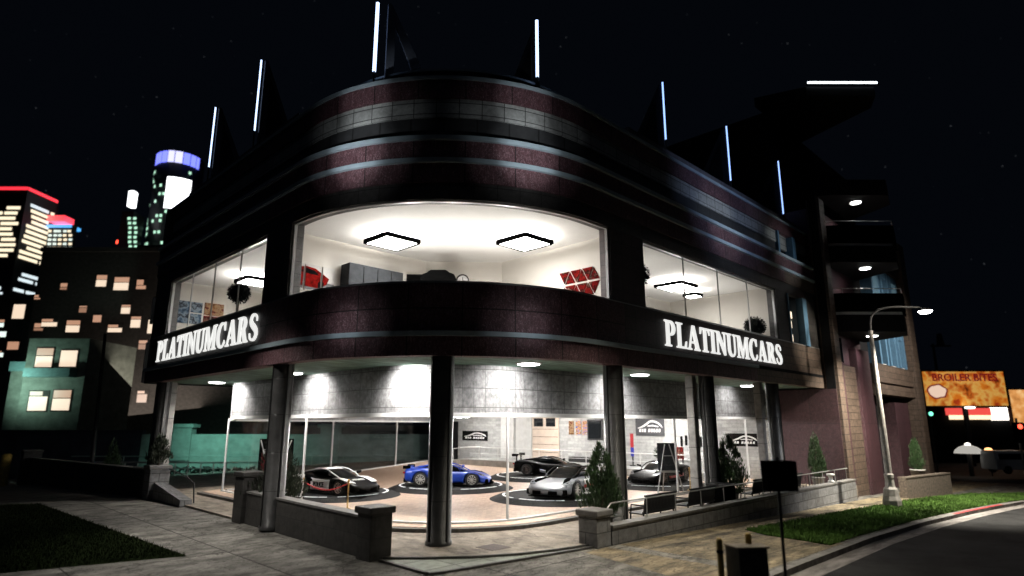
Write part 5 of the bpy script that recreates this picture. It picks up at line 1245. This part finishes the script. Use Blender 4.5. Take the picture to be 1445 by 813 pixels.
# skyscrapers
def tower(label, D, x0, x1, ztop, mt='tower_dark', cyl=False, dep=30):
    root = thing('skyscraper', label, 'skyscraper', dpt((x0 + x1) / 2, D, -5)); m = MB()
    if cyl: c = dpt((x0 + x1) / 2, D + (x1 - x0) / 2, 0); m.lathe([(0, -10), ((x1 - x0) / 2, -10), ((x1 - x0) / 2, ztop), (0, ztop)], (c.x, c.y, 0), 32)
    else: block(m, x0, x1, D, dep, -10, ztop)
    m.build('shaft', mt, root); return root
rd = random.Random(11); D = 400
xa, xc, xb = depthcorr(-40, 330, D), depthcorr(33, 330, D), depthcorr(78, 330, D + 26)
root = tower('wide skyscraper with cream lit window rows and a red roof edge', D, xa, xc, zat(276, D))
m = MB(); P = [dpt(xc - .1, D + .4, 0), dpt(xb, D + 26, 0), dpt(xb - 6, D + 30, 0), dpt(xc - 1, D + 30, 0)]; m.prism([(p.x, p.y) for p in P], -10, zat(276, D)); m.build('side_shaft', 'tower_dark', root)
side_d = (P[1] - P[0]).normalized(); SN = side_d.cross(Vector((0, 0, 1))); 
if SN.dot(DN) < 0: SN = -SN
sh = None
nW = 0
for r_ in range(23):
    z = zat(289, D) - r_ * 3.75
    if r_ in (11, 15): continue
    cool = r_ > 11
    for part_ in (0, 1):
        u = 0; tot = 19 if part_ == 0 else (P[1] - P[0]).length - 1
        start = 1 + (rd.uniform(0, 6))
        u = start
        while u < tot - 3 and nW < 100:
            w = rd.uniform(8, 21); w = min(w, tot - u)
            if rd.random() < (.92 if not cool else .7):
                m = MB()
                if part_ == 0: patch(m, dpt(xc, D, z) + DN * .05, DU, Vector((0, 0, 1)), -u - w, -u, 0, 2.1, .2)
                else: patch(m, P[0] + Vector((0, 0, z)) + SN * .05, side_d, Vector((0, 0, 1)), u, u + w, 0, 2.1, .2)
                m.build('window', 'cool_win' if cool else 'cream_win', root) if 'cool_win' in MATS else (emitter('cool_win', (.82, .95, 1), 1.0), m.build('window', 'cool_win', root)); nW += 1
            u += w + rd.uniform(.8, 3)
m = MB(); patch(m, dpt(xc, D, zat(267, D)) + DN * .1, DU, Vector((0, 0, 1)), -40, 0, -1, 1, .4); patch(m, P[0] + Vector((0, 0, zat(267, D))) + SN * .1, side_d, Vector((0, 0, 1)), 0, (P[1] - P[0]).length, -1, 1, .4); m.build('roof_light', 'tower_red', root)
m = MB(); m.prism([(p.x, p.y) for p in P], zat(276, D), zat(265, D)); block(m, xa, xc, D, 30, zat(276, D), zat(265, D)); m.build('crown', 'tower_dark', root)
D = 420
root = tower('short skyscraper with red cap and blue ring light', D, depthcorr(72, 330, D), depthcorr(105, 330, D), zat(318, D), dep=5)
m = MB(); block(m, depthcorr(71, 308, D), depthcorr(96, 308, D), D - .5, 10, zat(313, D), zat(305, D)); m.build('cap', 'tower_red', root)
m = MB(); block(m, depthcorr(71, 319, D), depthcorr(106, 319, D), D - .6, 10, zat(322, D), zat(318, D)); m.build('ring_light', 'tower_blue', root)
for i in range(26): winboard(root, 75 + (i % 5) * 7 + rd.uniform(-1, 1), 327 + (i // 5) * 6, 4.5, 3, D - .2, 'white_win' if rd.random() < .6 else 'cream_win', frame=False)
D = 450
x0, x1 = depthcorr(200, 300, D), depthcorr(264, 300, D)
root = tower('round skyscraper with blue crown and a huge white screen', D, x0, x1, zat(215, D), cyl=True)
rr = (x1 - x0) / 2; cc = dpt((x0 + x1) / 2, D + rr, 0)
def curved(z0, z1, a0, a1, mt, nm, k=1.012, n=10):
    m = MB(); 
    for i in range(n):
        t0, t1 = a0 + (a1 - a0) * i / n, a0 + (a1 - a0) * (i + 1) / n
        q = []
        for t in (t0, t1):
            t = R(225 + t); q.append((cc.x + rr * k * math.cos(t), cc.y + rr * k * math.sin(t)))
        q2 = [(cc.x + (x - cc.x) * .99, cc.y + (y - cc.y) * .99) for x, y in q[::-1]]; m.prism(q + q2, z0, z1)
    m.build(nm, mt, root)
a = -62
while a < 78: w = rd.uniform(9, 19); curved(zat(229 + abs(a) * .02, D), zat(213 + abs(a) * .02, D), a, a + w, 'crown_blue' if rd.random() < .55 else 'crown_pale', 'crown_light', n=3) if 'crown_pale' in MATS else emitter('crown_pale', (.62, .62, 1), 1.5); a += w + 2
curved(zat(294, D), zat(250, D), 4, 60, 'screen_white', 'screen', 1.03)
for py in (240, 247, 254, 262, 274, 284, 299, 305, 312, 320, 328, 343, 350, 356):
    for a in range(-70, 75, 11):
        if rd.random() < .33 and not (-2 < a < 66 and 246 < py < 296): curved(zat(py, D) - 1, zat(py, D) + 1.2, a, a + 6, 'green_win', 'window', n=1)
root = tower('lower wing tower with green windows left of the round skyscraper', D - 10, depthcorr(183, 340, D), depthcorr(199, 340, D), zat(305, D), dep=14)
for i in range(16): winboard(root, 187 + (i % 2) * 8 + rd.uniform(-1, 1), 309 + (i // 2) * 6.6, 4, 3.4, D - 10.2, 'green_win', frame=False)
m = MB(); block(m, depthcorr(194, 290, D), depthcorr(201, 290, D), D - 9, 5, zat(297, D), zat(276, D)); m.build('screen', 'screen_white', root)
root = tower('tiny far tower with green lights and a red beacon', D + 30, depthcorr(168, 350, D + 30), depthcorr(182, 350, D + 30), zat(345, D + 30), dep=10)
winboard(root, 176, 353, 13, 8, D + 29.7, 'green_win', frame=False); winboard(root, 171, 342, 5, 5, D + 29.7, 'red_light', 'beacon', frame=False)

# ------------------------------------------------------------------ right background
D = 75
root = thing('billboard', 'glowing orange food billboard on a pole at the far right', 'billboard', dpt(55, D, -1))
xl, xr, zb, zt2 = depthcorr(1306, 548, D), depthcorr(1426, 548, D), zat(575, D), zat(522, D)
m = MB(); block(m, xl, xr, D, .6, zb, zt2); bd = m.build('panel_case', 'dark_metal', root)
m = MB(); patch(m, dpt(xl, D, 0) + DN * .02, DU, Vector((0, 0, 1)), .2, xr - xl - .2, zb + .2, zt2 - .2, .03); m.build('picture', 'food_picture', bd)
text('BROILER BITES', 1.2, 'sign_text_red', 'lettering', bd, tuple(dpt((xl + xr) / 2 + .1, D, zt2 - .95) + DN * .1 - root.location), tuple(DU), (0, 0, 1), .03, 1.02, .035)
m = MB(); c = dpt(xl + 1.7, D, zb + 1.9) + DN * .09
ring = [(1.05 * math.cos(R(a)) * (1 + .06 * math.sin(R(a * 5))), .72 * math.sin(R(a)) * (1 + .08 * math.sin(R(a * 6)))) for a in range(0, 360, 15)]
polyplate(m, c, DU, Vector((0, 0, 1)), ring, (), .03); m.build('emblem', 'emblem_pale', bd) if 'emblem_pale' in MATS else (emitter('emblem_pale', (1, .72, .55), .8), m.build('emblem', 'emblem_pale', bd))
m = MB(); polyplate(m, c - DN * .02, DU, Vector((0, 0, 1)), [(x * 1.2, y * 1.25) for x, y in ring], (), .02); m.build('emblem_rim', 'sign_text_red', bd)
m = MB(); p = dpt((xl + xr) / 2, D + .5, 0); m.tube((p.x, p.y, -3), (p.x, p.y, zb), .3, n=10); m.build('pole', 'dark_metal', root)
m = MB(); p = dpt(depthcorr(1365, 577, D), D - 1.0, zb - .1); m.lathe([(0, .2), (.55, .15), (.5, -.05), (0, -.1)], tuple(p), 10); m.build('flood_lamp', 'sign_white', root)
D = 82
root = thing('diner_building', 'low dark diner with red and white lit signs under the billboard', 'building', dpt(62, D, -2))
m = MB(); block(m, depthcorr(1300, 620, D), depthcorr(1470, 620, D), D, 12, -4, zat(574, D)); m.build('wall', 'black_wall', root)
for a, b, y0, y1, mt in ((1338, 1400, 576, 586, 'sign_red'), (1342, 1400, 586, 592, 'sign_cream'), (1401, 1428, 575, 593, 'sign_white')):
    m = MB(); block(m, depthcorr(a, 580, D), depthcorr(b, 580, D), D - .4, .35, zat(y1, D), zat(y0, D)); m.build('lit_sign', mt, root)
D = 78
root = thing('billboard', 'tan edge of a second sign board cut by the frame', 'billboard', dpt(70, D, -1))
m = MB(); block(m, depthcorr(1429, 565, D), depthcorr(1475, 565, D), D, .5, zat(600, D), zat(548, D)); bd = m.build('panel_case', 'dark_metal', root)
m = MB(); patch(m, dpt(depthcorr(1429, 565, D), D, 0) + DN * .02, DU, Vector((0, 0, 1)), .15, 4, zat(597, D), zat(550, D), .03); m.build('picture', 'tan_sign', bd)
m = MB(); p = dpt(depthcorr(1450, 565, D), D + .3, 0); m.tube((p.x, p.y, -3), (p.x, p.y, zat(600, D)), .25, n=8); m.build('pole', 'dark_metal', root)
D = 60
p = dpt(depthcorr(1372, 640, D), D, 0)
root = thing('dome_lamp', 'dim white dome lamp with a round ball on top far right', 'lamp', (p.x, p.y, -1.2))
m = MB(); m.lathe([(1.2, 0), (1.1, .28), (.75, .58), (.3, .75), (0, .78)], (p.x, p.y, zat(640, D)), 20); m.build('dome', 'dome_glow', root) if 'dome_glow' in MATS else (emitter('dome_glow', (1, .95, .85), .45), m.build('dome', 'dome_glow', root))
m = MB(); m.lathe([(0, -.2), (.2, -.1), (.25, 0), (.2, .14), (0, .22)], (p.x, p.y, zat(628, D)), 14); m.build('ball', 'sign_white', root)
m = MB(); m.tube((p.x, p.y, -1.6), (p.x, p.y, zat(640, D)), .2, n=8); m.tube((p.x, p.y, zat(640, D) + .7), (p.x, p.y, zat(628, D)), .06, n=6); m.build('post', 'dark_metal', root)
p = dpt(depthcorr(1400, 637, D), D, 0)
root = thing('globe_lamp', 'small orange globe lamp right of the white dome', 'lamp', (p.x, p.y, -1.2))
m = MB(); m.lathe([(0, -.35), (.25, -.28), (.38, 0), (.25, .28), (0, .35)], (p.x, p.y, zat(637, D)), 14); m.build('globe', 'orange_light', root)
m = MB(); m.tube((p.x, p.y, -1.6), (p.x, p.y, zat(641, D)), .06, n=6); m.build('post', 'dark_metal', root)
D = 55
p = dpt(depthcorr(1441, 605, D), D, 0)
root = thing('traffic_light', 'traffic light showing red at the right frame edge', 'traffic light', (p.x, p.y, -1.2))
m = MB(); m.tube((p.x, p.y, -1.6), (p.x, p.y, zat(590, D)), .09, n=8); m.build('post', 'frame_metal', root)
m = MB(); block(m, depthcorr(1434, 605, D), depthcorr(1446, 605, D), D - .3, .3, zat(625, D), zat(596, D)); m.build('housing', 'black', root)
for k, mt in ((602, 'red_light'), (611, 'dark_glass'), (619, 'dark_glass')):
    q = dpt(depthcorr(1440, k, D), D - .33, zat(k, D)); m = MB(); m.tube(q, q + DN * .06, .2, n=12); m.build('lens', mt, root)
D = 58
root = thing('parked_van', 'pale van body half hidden at the far right road', 'van', dpt(depthcorr(1440, 655, D), D, zat(668, D)), R(-45))
m = MB(); loft(m, [[(x, -.95, .35), (x, .95, .35), (x, .95, h * .6), (x, .75, h), (x, -.75, h), (x, -.95, h * .6)] for x, h in ((-2.6, 1.9), (-2.5, 2.0), (1.2, 2.0), (1.9, 1.35), (2.6, 1.1))], False); m.build('body', 'paint_white', root, True, .06)
m = MB(); m.box(-2.2, 1.1, -.97, .97, 1.25, 1.75); m.build('side_window', 'car_glass', root, True)
for x in (-1.6, 1.6):
    for s in (-1, 1): m = MB(); m.lathe([(0, -.1), (.36, -.1), (.36, .1), (0, .1)], (x, s * .88, .36), 16, axis='y'); m.build('wheel', 'rubber', root, True)
D = 150
root = thing('radio_mast', 'dim radio mast far behind the billboard', 'mast', dpt(depthcorr(1332, 560, D), D, -1)); p = root.location
m = MB(); m.tube((p.x, p.y, -1), (p.x, p.y, zat(485, D)), .5, .25, 8); m.build('pole', 'grey_panel', root)
m = MB(); q = dpt(depthcorr(1332, 488, D), D, zat(488, D)); m.tube(q - DU * 2.5, q + DU * 2.5, .2, n=6); m.tube(q, q + Vector((0, 0, 3)), .9, .5, 8); m.build('antenna', 'grey_panel', root)
D = 66
p = dpt(depthcorr(1316, 584, D), D, 0)
root = thing('traffic_light', 'tiny green traffic light beside the tower corner', 'traffic light', (p.x, p.y, -1.5))
m = MB(); m.tube((p.x, p.y, -2), (p.x, p.y, zat(580, D)), .08, n=8); m.build('post', 'dark_metal', root)
q = dpt(depthcorr(1316, 584, D), D - .2, zat(584, D)); m = MB(); m.tube(q, q + DN * .08, .22, n=12); m.build('lens', 'green_light', root)

# ------------------------------------------------------------------ light, sky, camera
w = bpy.data.worlds.new('World'); SC.world = w; w.use_nodes = True; N = w.node_tree.nodes; L = w.node_tree.links
bg = N['Background']; sky = N.new('ShaderNodeTexSky'); sky.sky_type = 'NISHITA'; sky.sun_disc = False; sky.sun_elevation = R(-6); sky.sun_rotation = R(200)
tc = N.new('ShaderNodeTexCoord'); vo = N.new('ShaderNodeTexVoronoi'); vo.inputs['Scale'].default_value = 75; L.new(tc.outputs['Generated'], vo.inputs['Vector'])
st = N.new('ShaderNodeMapRange'); st.inputs[1].default_value = .085; st.inputs[2].default_value = .02; st.inputs[3].default_value = 0; st.inputs[4].default_value = 1; L.new(vo.outputs['Distance'], st.inputs[0])
rn = N.new('ShaderNodeSeparateColor'); L.new(vo.outputs['Color'], rn.inputs[0]); pw = N.new('ShaderNodeMath'); pw.operation = 'POWER'; pw.inputs[1].default_value = 5; L.new(rn.outputs[0], pw.inputs[0])
ml = N.new('ShaderNodeMath'); ml.operation = 'MULTIPLY'; L.new(st.outputs[0], ml.inputs[0]); L.new(pw.outputs[0], ml.inputs[1])
st2 = N.new('ShaderNodeMath'); st2.operation = 'MULTIPLY'; st2.inputs[1].default_value = .8; L.new(ml.outputs[0], st2.inputs[0])
ad = N.new('ShaderNodeMix'); ad.data_type = 'RGBA'; ad.blend_type = 'ADD'; ad.inputs[0].default_value = 1; L.new(sky.outputs[0], ad.inputs[6])
base = N.new('ShaderNodeMix'); base.data_type = 'RGBA'; base.inputs[6].default_value = (.016, .024, .042, 1); base.inputs[7].default_value = (1, 1.05, 1.15, 1); L.new(st2.outputs[0], base.inputs[0])
L.new(base.outputs[2], ad.inputs[7]); L.new(ad.outputs[2], bg.inputs[0]); bg.inputs[1].default_value = .07
sun = lamp('SUN', 'moon', (0, 0, 60), .012, (.75, .85, 1), (25, 30, 0), angle=R(1))
# floodlights on the corner that throw the two pools of light on the rounded front
for a, src in ((203, (3.2, 12.2, 6.5)), (248, (9.5, 5.4, 6.5))):
    tx, ty = CX + 6.9 * math.cos(R(a)), CY + 6.9 * math.sin(R(a))
    for z, e, sz in ((11.3, 2600, 16), (11.5, 480, 30), (12.9, 1500, 13), (6.0, 520, 13), (6.0, 200, 26)):
        lamp('SPOT', 'facade_flood', src, e, (.93, .97, 1), (tx, ty, z), spot_size=R(sz), spot_blend=1, shadow_soft_size=.1)
lamp('SPOT', 'parapet_fill_blue', (24, 1.5, 9.5), 1500, (.50, .64, 1), (25.5, 12, 13.4), spot_size=R(50), spot_blend=1, shadow_soft_size=.2)  # added spot standing in for the roof tubes' blue light on the parapet
for x in (25, 32): lamp('SPOT', 'facade_flood', (x, 2.5, 8.5), 1300, (.9, .96, 1), (x, 11.6, 11.8), spot_size=R(25), spot_blend=1, shadow_soft_size=.2)
lamp('SPOT', 'street_light_corner', (5.2, 20, 9), 2300, (1, .95, .87), (7.2, 18.5, 0), spot_size=R(75), spot_blend=1, shadow_soft_size=.3)
lamp('SPOT', 'street_light_path', (14.5, 7.5, 9), 2800, (1, .92, .75), (14.5, 8.8, 0), spot_size=R(90), spot_blend=1, shadow_soft_size=.3)

cam = bpy.data.cameras.new('camera'); co = bpy.data.objects.new('camera', cam); COL.objects.link(co)
cam.sensor_width = 36; cam.lens = 868 / 1445 * 36; cam.clip_end = 5000; cam.clip_start = .1
yaw, pit = R(44.8), R(12.45)
fw = Vector((math.cos(yaw) * math.cos(pit), math.sin(yaw) * math.cos(pit), math.sin(pit)))
co.location = (0, 0, 3.2); co.rotation_euler = fw.to_track_quat('-Z', 'Y').to_euler()
cam.dof.use_dof = True; cam.dof.focus_distance = 23; cam.dof.aperture_fstop = .0216 / .078
SC.camera = co
SC.view_settings.view_transform = 'Standard'; SC.view_settings.look = 'None'; SC.view_settings.exposure = 0; SC.view_settings.gamma = 1
SC.cycles.use_denoising = True; SC.cycles.max_bounces = 8; SC.cycles.transparent_max_bounces = 24; SC.cycles.sample_clamp_indirect = 4; SC.cycles.caustics_reflective = False; SC.cycles.caustics_refractive = False
